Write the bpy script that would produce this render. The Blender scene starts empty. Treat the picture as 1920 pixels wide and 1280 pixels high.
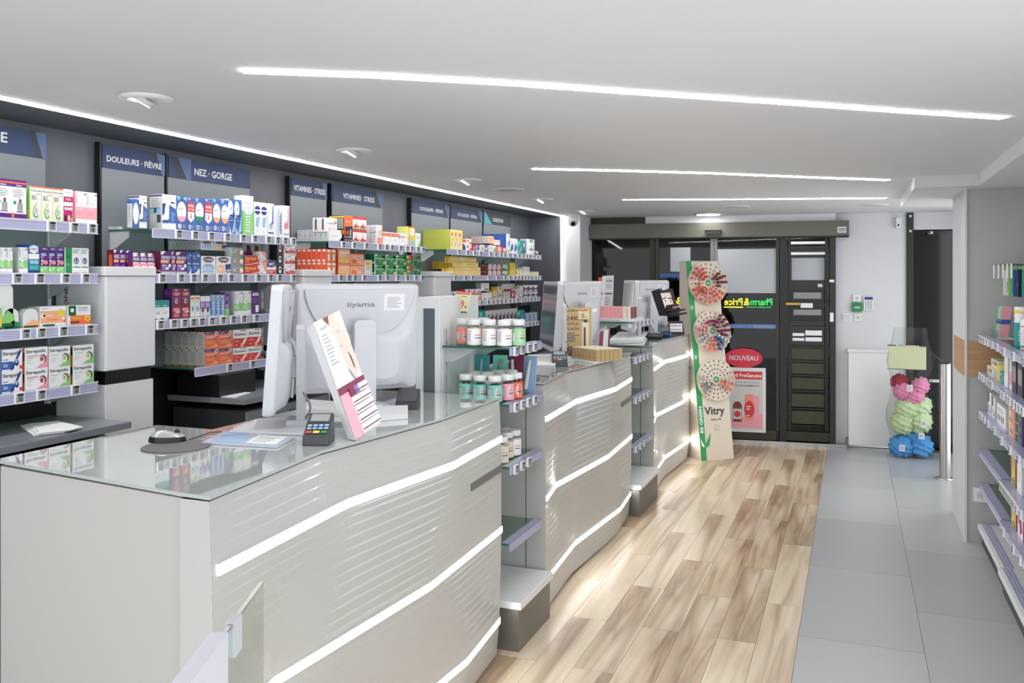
import bpy, bmesh, math, random
from mathutils import Matrix, Vector
C = bpy.context.scene.collection
sc = bpy.context.scene
random.seed(7)
PI = math.pi

# ------------------------------------------------------------------ camera, world, light, exposure
FPX, CH, HY = 1632.0, 1.75, 520.0
TH = math.atan(640 / FPX)
SN, CS = math.sin(TH), math.cos(TH)
cam = bpy.data.cameras.new('camera'); co = bpy.data.objects.new('camera', cam); C.objects.link(co)
cam.sensor_width = 36; cam.sensor_fit = 'HORIZONTAL'; cam.lens = FPX / 1920 * 36
cam.shift_y = -(640 - HY) / 1920
cam.clip_start = 0.02
co.location = (0, 0, CH); co.rotation_euler = (PI / 2, 0, TH)
sc.camera = co
w = bpy.data.worlds.new('world'); sc.world = w; w.use_nodes = True
w.node_tree.nodes['Background'].inputs[0].default_value = (0.93, 0.96, 1.0, 1)
w.node_tree.nodes['Background'].inputs[1].default_value = 1.25
sc.view_settings.view_transform = 'Standard'; sc.view_settings.look = 'None'
sc.view_settings.exposure = 0.97; sc.view_settings.gamma = 1; sc.view_settings.use_curve_mapping = False
try:
    sc.cycles.use_denoising = True; sc.cycles.max_bounces = 8; sc.cycles.transparent_max_bounces = 16
    sc.cycles.sample_clamp_indirect = 4.0; sc.cycles.caustics_reflective = False; sc.cycles.caustics_refractive = False
except Exception: pass
LED_CEIL, LED_COVE, LED_FRONT, SPOT = 20.0, 16.0, 7.0, 14.0

# photograph pixel (1920x1280) -> world point on a known plane
def ray(x, y):
    a = (x - 960) / FPX; b = (HY - y) / FPX
    return (-SN + a * CS, CS + a * SN, b)
def atZ(x, y, z):
    r = ray(x, y); t = (z - CH) / r[2]; return Vector((r[0] * t, r[1] * t, z))
def atX(x, y, X):
    r = ray(x, y); t = X / r[0]; return Vector((X, r[1] * t, CH + r[2] * t))
def atY(x, y, Y):
    r = ray(x, y); t = Y / r[1]; return Vector((r[0] * t, Y, CH + r[2] * t))
def atD(x, y, d):
    r = ray(x, y); return Vector((r[0] * d, r[1] * d, CH + r[2] * d))

# ------------------------------------------------------------------ materials
MATS = {}
def srgb(h):
    v = [int(h[i:i + 2], 16) / 255 for i in (0, 2, 4)]
    return tuple(((c + .055) / 1.055) ** 2.4 if c > .04045 else c / 12.92 for c in v) + (1,)
def mat(name, col, rough=.5, metal=0, coat=0, noise=0, nscale=20, bump=0, emit=0, spec=.5, stretch=None):
    if name in MATS: return MATS[name]
    m = bpy.data.materials.new(name); m.use_nodes = True; MATS[name] = m
    nt = m.node_tree; b = nt.nodes['Principled BSDF']
    c = srgb(col) if isinstance(col, str) else col
    b.inputs['Base Color'].default_value = c; b.inputs['Roughness'].default_value = rough
    b.inputs['Metallic'].default_value = metal; b.inputs['Coat Weight'].default_value = coat
    b.inputs['Coat Roughness'].default_value = .03; b.inputs['Specular IOR Level'].default_value = spec
    if emit:
        b.inputs['Emission Color'].default_value = c; b.inputs['Emission Strength'].default_value = emit
    if noise or bump:
        tc = nt.nodes.new('ShaderNodeTexCoord'); mp = nt.nodes.new('ShaderNodeMapping')
        nz = nt.nodes.new('ShaderNodeTexNoise'); nz.inputs['Scale'].default_value = nscale; nz.inputs['Detail'].default_value = 5
        nt.links.new(tc.outputs['Object'], mp.inputs[0]); nt.links.new(mp.outputs[0], nz.inputs['Vector'])
        if stretch: mp.inputs['Scale'].default_value = stretch
        if noise:
            mx = nt.nodes.new('ShaderNodeMix'); mx.data_type = 'RGBA'
            mx.inputs[6].default_value = tuple(max(0, x * (1 - noise)) for x in c[:3]) + (1,)
            mx.inputs[7].default_value = tuple(min(1, x * (1 + noise)) for x in c[:3]) + (1,)
            nt.links.new(nz.outputs['Fac'], mx.inputs[0]); nt.links.new(mx.outputs[2], b.inputs['Base Color'])
        if bump:
            bp = nt.nodes.new('ShaderNodeBump'); bp.inputs['Strength'].default_value = bump; bp.inputs['Distance'].default_value = .002
            nt.links.new(nz.outputs['Fac'], bp.inputs['Height']); nt.links.new(bp.outputs[0], b.inputs['Normal'])
    return m
def glass(name, tint, rough=.02, refl=1.0, ior=1.5, milk=0.0):
    if name in MATS: return MATS[name]
    m = bpy.data.materials.new(name); m.use_nodes = True; MATS[name] = m
    nt = m.node_tree; nt.nodes.clear()
    o = nt.nodes.new('ShaderNodeOutputMaterial'); t = nt.nodes.new('ShaderNodeBsdfTransparent'); g = nt.nodes.new('ShaderNodeBsdfGlossy')
    lw = nt.nodes.new('ShaderNodeLayerWeight'); lw.inputs[0].default_value = .5; mx = nt.nodes.new('ShaderNodeMixShader'); pw = nt.nodes.new('ShaderNodeMath'); pw.operation = 'POWER'; pw.inputs[1].default_value = 4.0; nt.links.new(lw.outputs['Facing'], pw.inputs[0])
    fr = nt.nodes.new('ShaderNodeMath'); fr.operation = 'MULTIPLY_ADD'; fr.inputs[1].default_value = .85; fr.inputs[2].default_value = ((ior - 1) / (ior + 1)) ** 2; nt.links.new(pw.outputs[0], fr.inputs[0])
    ml = nt.nodes.new('ShaderNodeMath'); ml.operation = 'MULTIPLY'; ml.inputs[1].default_value = refl; ml.use_clamp = True
    t.inputs[0].default_value = srgb(tint); g.inputs['Roughness'].default_value = rough
    nt.links.new(fr.outputs[0], ml.inputs[0]); nt.links.new(ml.outputs[0], mx.inputs[0])
    src = t.outputs[0]
    if milk:
        d = nt.nodes.new('ShaderNodeBsdfDiffuse'); d.inputs[0].default_value = srgb(tint); m2 = nt.nodes.new('ShaderNodeMixShader')
        m2.inputs[0].default_value = milk; nt.links.new(t.outputs[0], m2.inputs[1]); nt.links.new(d.outputs[0], m2.inputs[2]); src = m2.outputs[0]
    nt.links.new(src, mx.inputs[1]); nt.links.new(g.outputs[0], mx.inputs[2]); nt.links.new(mx.outputs[0], o.inputs[0])
    return m
PAL = dict(W='F4F5F6', K='17171A', P='5A2378', G='1F9350', LG='8CD07A', B='3A66B0', LB='9DBEE0', NB='28367E', R='D63A35', O='F0713F', LO='F8B487',
           Y='F2D24E', LY='F3EBA6', PK='F0A6B4', MG='B9216C', MR='7A2347', T='1B9A98', GR='9A9C9C', LGR='D2D4D5', BR='7A3A1A', OL='C6CB58', CR='E6DEC9',
           AQ='7FD3C5', DG='14603A', OR='E35A36', VI='8E6BB8', TA='C9A67A', SK='D8C3B8', DK='4A4D52', GO='C4AC7A', CO='F4937F', DB='2F5DA8', MI='9AD9A0', PU='B4B2D4', YG='D8DC7A')
def pm(k): return mat('print_' + k, PAL[k], .42)
M = dict(
    white=mat('white_laminate', 'E8E9EA', .35, noise=.02, nscale=3), wall=mat('painted_wall', 'D6D8DB', .6, noise=.015, nscale=2, bump=.05),
    ceil=mat('ceiling_paint', 'DEDEE0', .7, noise=.01, nscale=1.5), panel=mat('counter_white', 'BDBDBA', .3, coat=.2, noise=.012, nscale=4),
    counter_end=mat('counter_side_paint', 'BDBCB9', .4, noise=.015, nscale=2), dark_wall=mat('slate_wall', '585C63', .55, noise=.12, nscale=9, bump=.1),
    board=mat('grey_board', '72787E', .4, noise=.03, nscale=4), black=mat('black_metal', '101112', .4, noise=.1), black_gloss=mat('black_gloss', '0B0C0D', .08),
    steel=mat('brushed_steel', 'B9B9B6', .25, 1, noise=.05, nscale=60, stretch=(1, 1, .05)), alu=mat('grey_aluminium', '83827F', .4, .5, noise=.06, nscale=40),
    frame=mat('dark_bronze_frame', '37362C', .4, .4, noise=.1, nscale=30), rail=mat('lilac_price_rail', 'A9A9CC', .3, coat=.3, noise=.05, nscale=30),
    rail_l=mat('pale_price_rail', 'DCDCEC', .3), tagw=mat('tag_plastic', 'EDEEF0', .35), lcd=mat('tag_screen', '8C9090', .3),
    desk=mat('anthracite_desk', '7D8389', .3, noise=.05, nscale=8), dark=mat('anthracite_panel', '34383C', .4, noise=.1, nscale=8), plastic=mat('monitor_plastic', 'C6C8CD', .3, noise=.01),
    screen=mat('monitor_screen', '6C6E74', .12, noise=.15, nscale=3), frosted=mat('frosted_film', 'B9BEC4', .6, noise=.02, nscale=3),
    grey=mat('mid_grey', '8E9092', .45), keyb=mat('terminal_plastic', '3A3A3C', .35), beige=mat('display_card', 'D8CCBC', .55, noise=.02, nscale=6),
    opal=mat('perforated_panel', 'B9BBBE', .5, noise=.03), gwall=mat('grey_stone_wall', 'B2B4B4', .55, noise=.05, nscale=6, bump=.05),
    paper=mat('paper', 'DCDDE1', .6, noise=.02), red=mat('poster_red', 'D22E48', .4), glasstop=mat('white_glass_top', 'C6CDCA', .03, coat=1, spec=1.0),
    g_edge=mat('glass_edge_green', '2F6F5C', .15), g_clear=glass('clear_glass', 'F2F8F5'), g_shelf=glass('shelf_glass', 'D3E6DE'),
    g_door=glass('door_glass', '8F9389', refl=.5, ior=1.62), g_jar=glass('clear_jar', 'EEF1F1', .05), g_bag=glass('clear_film', 'F6F8F7', .2, .5), g_case=glass('acrylic', 'EEF4F1', refl=.25),
    g_smoke=glass('smoked_strip', '5A6A72', .1))
def led(name, s): return mat(name, (1, .985, .97, 1), .5, emit=s)
M['led_ceil'] = led('led_ceiling', LED_CEIL); M['led_cove'] = led('led_cove', LED_COVE); M['led_front'] = led('led_counter', LED_FRONT); M['led_spot'] = led('led_spot', SPOT)

# ------------------------------------------------------------------ mesh builder and object helpers
TEXTS = {}
def text_geo(s):
    if s in TEXTS: return TEXTS[s]
    cu = bpy.data.curves.new('t', 'FONT'); cu.body = s; cu.resolution_u = 2; cu.offset = .02; cu.fill_mode = 'FRONT'
    ob = bpy.data.objects.new('t', cu); C.objects.link(ob)
    dg = bpy.context.evaluated_depsgraph_get(); me = bpy.data.meshes.new_from_object(ob.evaluated_get(dg))
    vs = [tuple(v.co[:2]) for v in me.vertices]; fs = [tuple(p.vertices) for p in me.polygons]
    C.objects.unlink(ob); bpy.data.objects.remove(ob); bpy.data.curves.remove(cu); bpy.data.meshes.remove(me)
    xs = [v[0] for v in vs]; ys = [v[1] for v in vs]; x0, x1, y0, y1 = min(xs), max(xs), min(ys), max(ys)
    TEXTS[s] = ([((x - x0) / (x1 - x0) - .5, (y - y0) / (y1 - y0) - .5) for x, y in vs], fs)
    return TEXTS[s]
class MB:
    def __init__(s): s.v = []; s.f = []; s.m = []; s.s = []; s.mats = []; s.bev = 0
    def mi(s, m):
        if m not in s.mats: s.mats.append(m)
        return s.mats.index(m)
    def add(s, vs, fs, m, smooth=False):
        o = len(s.v); s.v += [tuple(v) for v in vs]; k = s.mi(m)
        for f in fs: s.f.append(tuple(i + o for i in f)); s.m.append(k); s.s.append(smooth)
        return s
    def box(s, x0, x1, y0, y1, z0, z1, m, front=None):
        x0, x1 = sorted((x0, x1)); y0, y1 = sorted((y0, y1)); z0, z1 = sorted((z0, z1))
        vs = [(x, y, z) for x in (x0, x1) for y in (y0, y1) for z in (z0, z1)]
        s.add(vs, [(0, 1, 3, 2), (4, 6, 7, 5), (0, 4, 5, 1), (2, 3, 7, 6), (0, 2, 6, 4), (1, 5, 7, 3)], m)
        return s
    def prism(s, pts, z0, z1, m, m_side=None):           # pts: xy polygon ccw
        n = len(pts); vs = [(p[0], p[1], z0) for p in pts] + [(p[0], p[1], z1) for p in pts]
        s.add(vs, [tuple(range(n - 1, -1, -1)), tuple(range(n, 2 * n))], m)
        s.add(vs, [(i, (i + 1) % n, n + (i + 1) % n, n + i) for i in range(n)], m_side or m); return s
    def extrude(s, pts, d, m, m_side=None, cap=True):                    # pts 3d polygon, d vector
        n = len(pts); d = Vector(d); vs = [Vector(p) for p in pts]; vs += [p + d for p in vs]
        s.add(vs, [tuple(range(n - 1, -1, -1)), tuple(range(n, 2 * n))], m)
        s.add(vs, [(i, (i + 1) % n, n + (i + 1) % n, n + i) for i in range(n)], m_side or m); return s
    def cyl(s, p0, p1, r0, r1, m, n=16, smooth=True, caps=True):
        p0, p1 = Vector(p0), Vector(p1); a = (p1 - p0).normalized(); q = a.to_track_quat('Z', 'Y'); vs = []
        for p, r in ((p0, r0), (p1, r1)):
            for i in range(n):
                t = 2 * PI * i / n; vs.append(p + q @ Vector((r * math.cos(t), r * math.sin(t), 0)))
        s.add(vs, [(i, (i + 1) % n, n + (i + 1) % n, n + i) for i in range(n)], m, smooth)
        if caps: s.add(vs, [tuple(range(n - 1, -1, -1)), tuple(range(n, 2 * n))], m)
        return s
    def lathe(s, prof, c, m, n=20, smooth=True):
        k = len(prof); vs = [(c[0] + r * math.cos(2 * PI * i / n), c[1] + r * math.sin(2 * PI * i / n), c[2] + z) for r, z in prof for i in range(n)]
        fs = [(j * n + i, j * n + (i + 1) % n, (j + 1) * n + (i + 1) % n, (j + 1) * n + i) for j in range(k - 1) for i in range(n)]
        s.add(vs, fs, m, smooth); s.add(vs, [tuple(range(n - 1, -1, -1)), tuple(range((k - 1) * n, k * n))], m); return s
    def tube(s, pts, r, m, n=8):
        pts = [Vector(p) for p in pts]
        for a, b in zip(pts, pts[1:]):
            s.cyl(a, b, r, r, m, n)
        return s
    def text(s, st, c, ux, uy, w, h, m, off=0):
        ux, uy, c = Vector(ux).normalized(), Vector(uy).normalized(), Vector(c); nn = ux.cross(uy); vs, fs = text_geo(st)
        s.add([c + ux * (x * w) + uy * (y * h) + nn * off for x, y in vs], fs, m); return s
    def els(s, spec, O, U, V, N, w, h):                  # flat print: O lower-left corner, U,V unit axes, N outward normal
        O, U, V, N = Vector(O), Vector(U), Vector(V), Vector(N); k = 0
        P = lambda u, v: O + U * (u * w) + V * (v * h) + N * (.00035 + .00022 * k)
        for e in spec.split(';'):
            e = e.strip()
            if not e: continue
            a = e.split(' '); k += 1
            if a[0] == 'r':
                u0, v0, u1, v1 = map(float, a[1:5]); s.add([P(u0, v0), P(u1, v0), P(u1, v1), P(u0, v1)], [(0, 1, 2, 3)], pm(a[5]))
            elif a[0] == 'e':
                cu, cv, ru, rv = map(float, a[1:5]); s.add([P(cu + ru * math.cos(2 * PI * i / 14), cv + rv * math.sin(2 * PI * i / 14)) for i in range(14)], [tuple(range(14))], pm(a[5]))
            elif a[0] == 'p':
                q = list(map(float, a[2:])); q = [P(q[i], q[i + 1]) for i in range(0, len(q), 2)]; s.add(q, [tuple(range(len(q)))], pm(a[1]))
            elif a[0] == 'l':
                u0, v0, u1, v1 = map(float, a[1:5]); n = int(a[5]); rr = random.Random(n + len(spec))
                for i in range(n):
                    y = v1 - (v1 - v0) * (i + .5) / n; t = (v1 - v0) / n * .38; ue = u0 + (u1 - u0) * rr.uniform(.6, 1)
                    s.add([P(u0, y - t / 2), P(ue, y - t / 2), P(ue, y + t / 2), P(u0, y + t / 2)], [(0, 1, 2, 3)], pm(a[6]))
            elif a[0] == 't':
                cu, cv, tw, th = map(float, a[1:5]); st = ' '.join(a[6:])
                s.text(st, P(cu, cv), U, V, tw * w, th * h, pm(a[5]))
        return s
    def mesh(s, name):
        me = bpy.data.meshes.new(name); me.from_pydata(s.v, [], s.f)
        for m in s.mats: me.materials.append(m)
        me.polygons.foreach_set('material_index', s.m); me.polygons.foreach_set('use_smooth', s.s); me.update(); return me
    def build(s, name, parent=None, loc=None, bevel=0, **tags):
        o = bpy.data.objects.new(name, s.mesh(name)); C.objects.link(o)
        if loc is not None: o.location = loc
        if parent: o.parent = parent
        if bevel:
            b = o.modifiers.new('bevel', 'BEVEL'); b.width = bevel; b.segments = 2; b.limit_method = 'ANGLE'; b.angle_limit = .7
        return tag(o, **tags)
def tag(o, label=None, cat=None, group=None, kind=None):
    if label: o['label'] = label
    if cat: o['category'] = cat
    if group: o['group'] = group
    if kind: o['kind'] = kind
    return o
def thing(name, label, cat, loc=(0, 0, 0), rz=0, group=None, mat_=None):
    o = bpy.data.objects.new(name, None); o.empty_display_size = .05; C.objects.link(o)
    if mat_ is not None: o.matrix_world = mat_
    else: o.location = loc; o.rotation_euler = (0, 0, rz)
    return tag(o, label, cat, group)
def inst(me, name, parent=None, loc=(0, 0, 0), rz=0, **tags):
    o = bpy.data.objects.new(name, me); C.objects.link(o); o.location = loc; o.rotation_euler = (0, 0, rz)
    if parent: o.parent = parent
    return tag(o, **tags)
def structure(mb, name, parent=None, bevel=0): return mb.build(name, parent, bevel=bevel, kind='structure')
ORD = ['leftmost', 'second', 'third', 'fourth', 'fifth', 'sixth', 'seventh', 'eighth', 'ninth', 'tenth', 'eleventh', 'twelfth', 'thirteenth', 'fourteenth', 'fifteenth', 'sixteenth', 'seventeenth', 'eighteenth', 'nineteenth', 'twentieth']

# ------------------------------------------------------------------ floor: planks and tiles
def wood(i):
    n = 'maple_plank_%d' % i
    if n in MATS: return MATS[n]
    m = bpy.data.materials.new(n); m.use_nodes = True; MATS[n] = m; nt = m.node_tree; b = nt.nodes['Principled BSDF']; L = nt.links.new
    tc = nt.nodes.new('ShaderNodeTexCoord'); mp = nt.nodes.new('ShaderNodeMapping'); mp.inputs['Scale'].default_value = (6.5, .55, 1); mp.inputs['Location'].default_value = (i * 3.7, i * 9.1, i)
    n1 = nt.nodes.new('ShaderNodeTexNoise'); n1.inputs['Scale'].default_value = 1.15; n1.inputs['Detail'].default_value = 5; n1.inputs['Distortion'].default_value = .9
    L(tc.outputs['Object'], mp.inputs[0]); L(mp.outputs[0], n1.inputs['Vector'])
    r = nt.nodes.new('ShaderNodeValToRGB'); e = r.color_ramp.elements
    pale, mid, brn, dk = [('DCCDB6', 'CFBDA2', 'B9A186', '8A725B'), ('D6C6AD', 'C6B095', 'AC9277', '7B634E'), ('E1D4C0', 'D6C6AD', 'C2AC91', '98816A'), ('D0BEA3', 'C0AA8C', 'A48B6F', '735C48')][i % 4]
    e[0].position = .30; e[0].color = srgb(dk); e[1].position = .62; e[1].color = srgb(pale)
    x = e.new(.38); x.color = srgb(brn); x = e.new(.48); x.color = srgb(mid)
    L(n1.outputs['Fac'], r.inputs[0])
    mp2 = nt.nodes.new('ShaderNodeMapping'); mp2.inputs['Scale'].default_value = (90, 3, 1); n2 = nt.nodes.new('ShaderNodeTexNoise'); n2.inputs['Scale'].default_value = 1.5
    L(tc.outputs['Object'], mp2.inputs[0]); L(mp2.outputs[0], n2.inputs['Vector'])
    mp3 = nt.nodes.new('ShaderNodeMapping'); mp3.inputs['Scale'].default_value = (5.0, .33, 1); mp3.inputs['Location'].default_value = (i * 5.3, i * 2.1, 3)
    n3 = nt.nodes.new('ShaderNodeTexNoise'); n3.inputs['Scale'].default_value = 1.0; n3.inputs['Detail'].default_value = 2; n3.inputs['Distortion'].default_value = .5; L(tc.outputs['Object'], mp3.inputs[0]); L(mp3.outputs[0], n3.inputs['Vector'])
    sb = nt.nodes.new('ShaderNodeMath'); sb.operation = 'SUBTRACT'; sb.inputs[1].default_value = .60 + .02 * (i % 3); L(n3.outputs['Fac'], sb.inputs[0])
    ab = nt.nodes.new('ShaderNodeMath'); ab.operation = 'ABSOLUTE'; L(sb.outputs[0], ab.inputs[0])
    vr = nt.nodes.new('ShaderNodeMapRange'); vr.inputs[1].default_value = .0; vr.inputs[2].default_value = .035; vr.inputs[3].default_value = .5; vr.inputs[4].default_value = 0; L(ab.outputs[0], vr.inputs[0])
    vm = nt.nodes.new('ShaderNodeMix'); vm.data_type = 'RGBA'; vm.inputs[7].default_value = srgb(dk); L(vr.outputs[0], vm.inputs[0]); L(r.outputs[0], vm.inputs[6])
    mx = nt.nodes.new('ShaderNodeMix'); mx.data_type = 'RGBA'; mx.blend_type = 'SOFT_LIGHT'; mx.inputs[0].default_value = .35
    L(vm.outputs[2], mx.inputs[6]); L(n2.outputs['Color'], mx.inputs[7]); L(mx.outputs[2], b.inputs['Base Color'])
    b.inputs['Roughness'].default_value = .28; b.inputs['Specular IOR Level'].default_value = .45
    return m
fl = MB(); fl.box(-4.2, 1.6, -.6, 9.66, -.08, -.013, mat('floor_screed', '7D776F', .8, noise=.1)); floor = structure(fl, 'floor')
rows = [-.25, -.435, -.615, -.8, -.985, -1.17, -1.35, -1.535, -1.72, -1.905]
pid = 0
for k in range(9):
    x1, x0 = rows[k], rows[k + 1]; y = 4.86 - 1.12 * 6 + (0 if k % 2 == 0 else .56) - .0
    while y < 9.55:
        ya, yb = max(y, -.55), min(y + 1.12, 9.62 + .1 * (x0 + x1) / 2)
        if yb - ya > .05:
            b = MB(); b.box(x0 - (x0 + x1) / 2 + .0008, x1 - (x0 + x1) / 2 - .0008, -(yb - ya) / 2 + .0008, (yb - ya) / 2 - .0008, -.012, 0, wood((pid * 7 + k * 3) % 11))
            b.build('plank', floor, loc=((x0 + x1) / 2, (ya + yb) / 2, 0)); pid += 1
        y += 1.12
b = MB(); b.box(-4.2, -1.906, -.6, 9.4, -.012, -.0005, wood(2)); b.build('plank', floor)
tilem = [mat('grey_tile_%d' % i, c, .32, noise=.045, nscale=2.2, bump=.02) for i, c in enumerate(('AEB1B2', 'A8ACAE', 'B2B5B6'))]
for k, (x0, x1, off) in enumerate(((-.25, .31, 4.475), (.31, .87, 5.02), (.87, 1.5, 4.475))):
    y = off - 1.115 * 6; j = 0
    while y < 9.6:
        ya, yb = max(y, -.55), min(y + 1.115, 9.66)
        if yb - ya > .03:
            b = MB(); b.box(x0 + .0015, x1 - .0015, ya + .0015, yb - .0015, -.012, -.0002 - .0003 * (j % 2), tilem[(j + k) % 3]); b.build('tile', floor)
        y += 1.115; j += 1
b = MB(); b.box(-.252, .9, -.55, 9.64, -.0125, -.0022, mat('tile_grout', '85827C', .8)); b.build('grout', floor)

# ------------------------------------------------------------------ ceiling, walls
ZC = 2.41
WX = -3.30
b = MB(); b.box(-2.92, 1.6, -.6, 9.9, ZC, ZC + .06, M['ceil']); ceiling = structure(b, 'ceiling')
b = MB(); b.box(WX - .05, -2.92, -.6, 8.95, ZC, ZC + .06, mat('recess_paint', '54585E', .6, noise=.06, nscale=5)); structure(b, 'trim_1')
b = MB(); b.box(.37, .744, 6.24, 7.24, 2.335, ZC, M['ceil']); b.box(.37, 1.6, 7.241, 7.95, 2.335, ZC, M['ceil']); structure(b, 'trim_2')
b = MB(); b.box(.745, 1.6, 1.6, 6.469, 2.335, ZC, M['ceil']); structure(b, 'trim_3')
b = MB(); b.box(WX - .08, WX, -.6, 9.2, 0, ZC, M['dark_wall']); structure(b, 'wall_left')
b = MB(); b.box(WX, -2.9, 8.93, 9.0, 0, ZC, M['dark_wall']); structure(b, 'trim_4')
b = MB(); b.box(-2.9, -2.72, 8.93, 9.6, 0, ZC, M['wall']); structure(b, 'trim_5')
b = MB(); b.box(.69, 1.6, 6.47, 7.24, 0, ZC - .002, M['gwall'])
b.add([(.6895, 6.47, 0), (.6895, 7.24, 0), (.6895, 7.24, 2.335), (.6895, 6.47, 2.335)], [(0, 3, 2, 1)], mat('pale_column_paint', 'CDD1D4', .5, noise=.02)); wr = structure(b, 'wall_right')
woodband = mat('oak_band', 'B58F68', .45, noise=.25, nscale=3, stretch=(1, 1, 14))
za, zb = atY(1850, 640, 6.47).z, atY(1850, 706, 6.47).z
b = MB(); b.box(.683, 1.6, 6.463, 6.47, zb, (za + zb) / 2 - .001, woodband); b.build('wood_band', wr)
b = MB(); b.box(.683, 1.6, 6.463, 6.47, (za + zb) / 2 + .001, za, woodband); b.build('wood_band', wr)
b = MB(); b.box(.683, .69, 6.47, 7.1, zb, za, woodband); b.build('wood_band', wr, label='wood band on the column side')
b = MB(); b.box(.685, .70, 6.46, 6.475, 0, 2.335, mat('edge_bead', 'DADCDE', .4)); b.build('edge_bead', wr)
b = MB(); b.box(1.18, 1.3, 2.6, 6.47, 0, 2.335, M['gwall']); structure(b, 'wall_right_near')

# LED cove line, vertical line, ceiling lines
def strip(name, label, cat, pts, wdt, z, m, group=None):
    t = thing(name, label, cat, (pts[0][0], pts[0][1], z), group=group); o = Vector((pts[0][0], pts[0][1], z))
    for part, ww, zz0, zz1, mm in (('diffuser', wdt, -.001, -.004, m), ('housing', wdt + .012, .004, -.0012, M['tagw'])):
        mb = MB(); L_, R_ = [], []
        for i, p in enumerate(pts):
            a = Vector(pts[max(0, i - 1)]); c = Vector(pts[min(len(pts) - 1, i + 1)]); d = (c - a).normalized(); n = Vector((-d.y, d.x)) * ww / 2
            L_.append(Vector(p) + n - o.xy); R_.append(Vector(p) - n - o.xy)
        for i in range(len(pts) - 1):
            mb.prism([R_[i], R_[i + 1], L_[i + 1], L_[i]], zz1, zz0, mm)
        mb.build(part, t)
    return t
def lpts(px): return [tuple(atZ(x, y, ZC).xy) for x, y in px]
strip('ceiling_light', 'long curved white light line nearest the camera in the ceiling', 'ceiling light', lpts([(455, 132), (700, 141), (950, 155), (1200, 173), (1450, 190), (1700, 208), (1883, 220)]), .05, ZC, M['led_ceil'])
strip('ceiling_light', 'white light line in the middle of the ceiling, second from the camera', 'ceiling light', lpts([(1000, 316), (1150, 319), (1330, 324), (1500, 331), (1665, 337)]), .05, ZC, M['led_ceil'])
strip('ceiling_light', 'white light line in the ceiling nearest the entrance doors', 'ceiling light', lpts([(1168, 374), (1400, 373), (1660, 371)]), .05, ZC, M['led_ceil'])
strip('cove_light', 'long straight light line along the edge of the dark ceiling recess', 'light strip', [(-2.91, -1.2), (-2.91, 8.93)], .045, ZC, M['led_cove'])
b = MB(); b.box(-2.922, -2.910, 8.918, 8.929, 1.0, ZC - .02, led('led_corner', 3.5)); t = thing('corner_light', 'vertical light line beside the dome camera at the far end', 'light strip', (0, 0, 0)); b.build('diffuser', t)
b = MB(); b.box(-2.935, -2.925, 8.9, 8.93, 1.0, ZC - .005, M['tagw']); b.build('housing', t)

# downlights
dl = [(275, 182, 'nearest the camera'), (664, 281, 'second from the camera'), (877, 336, 'third from the camera'), (1017, 372, 'fourth from the camera'), (1096, 394, 'fifth, close to the dome camera')]
def downlight():
    r = MB(); r.lathe([(.066, -.001), (.095, -.001), (.095, -.006), (.066, -.012)], (0, 0, 0), M['white'], 28)
    h = MB(); h.lathe([(.06, .0), (.064, -.002)], (0, 0, -.002), mat('downlight_can', 'B8B8BA', .4), 24)
    l = MB(); d = Vector((-.5, -.25, -1)).normalized(); p = Vector((-.012, -.006, -.002)); l.cyl(p - d * .0, p + d * .02, .05, .042, M['plastic'], 20); g = MB(); g.cyl(p + d * .0195, p + d * .0215, .037, .037, M['led_spot'], 20)
    return r.mesh('trim_ring'), h.mesh('can'), l.mesh('lamp_head'), g.mesh('lens')
dm = downlight()
for x, y, n in dl:
    p = atZ(x, y, ZC); t = thing('downlight', 'tilted round white spotlight over the left aisle, ' + n, 'ceiling light', p, group='round ceiling spotlights')
    for me, nm in zip(dm, ('trim_ring', 'can', 'lamp_head', 'lens')): inst(me, nm, t)
p = atZ(1328, 401, ZC); t = thing('panel_downlight', 'flat round recessed light in the ceiling just before the doors', 'ceiling light', p)
b = MB(); b.lathe([(.13, 0), (.15, 0), (.15, -.006), (.12, -.01)], (0, 0, 0), M['white'], 28); b.build('trim_ring', t)
b = MB(); b.lathe([(.118, -.008), (.118, -.011)], (0, 0, 0), M['led_spot'], 28); b.build('lens', t)
for x, y, n in ((954, 355, 'between the third and fourth spotlights'), (1382, 387, 'beyond the last light line'), (1640, 384, 'at the right end of the last light line')):
    p = atZ(x, y, ZC); t = thing('ceiling_speaker', 'flat round white ceiling speaker grille ' + n, 'speaker', p)
    b = MB(); b.lathe([(.0, -.008), (.105, -.008), (.11, -.004), (.11, 0)][::-1][:3] + [(.1, -.009)], (0, 0, 0), mat('grille', 'C9C9CB', .6, bump=.5, nscale=400), 28); b.build('grille', t)
    b = MB(); b.lathe([(.118, 0), (.118, -.004), (.112, -.006)], (0, 0, 0), M['white'], 28); b.build('trim_ring', t)
# dome camera
p = atD(1074, 414, 9.0); t = thing('security_camera', 'white dome camera on the pilaster left of the doors', 'security camera', p)
b = MB(); b.lathe([(.05, .05), (.06, .045), (.06, .0), (.05, -.01)], (0, 0, 0), M['white'], 20); b.build('base', t)
b = MB(); b.lathe([(.001, -.06), (.03, -.052), (.047, -.03), (.053, 0), (.045, .01)], (0, 0, 0), M['plastic'], 20); b.build('housing', t)
b = MB(); b.cyl((0.015, -.035, -.025), (.02, -.056, -.035), .024, .022, M['black_gloss'], 16); b.build('lens', t)

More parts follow.
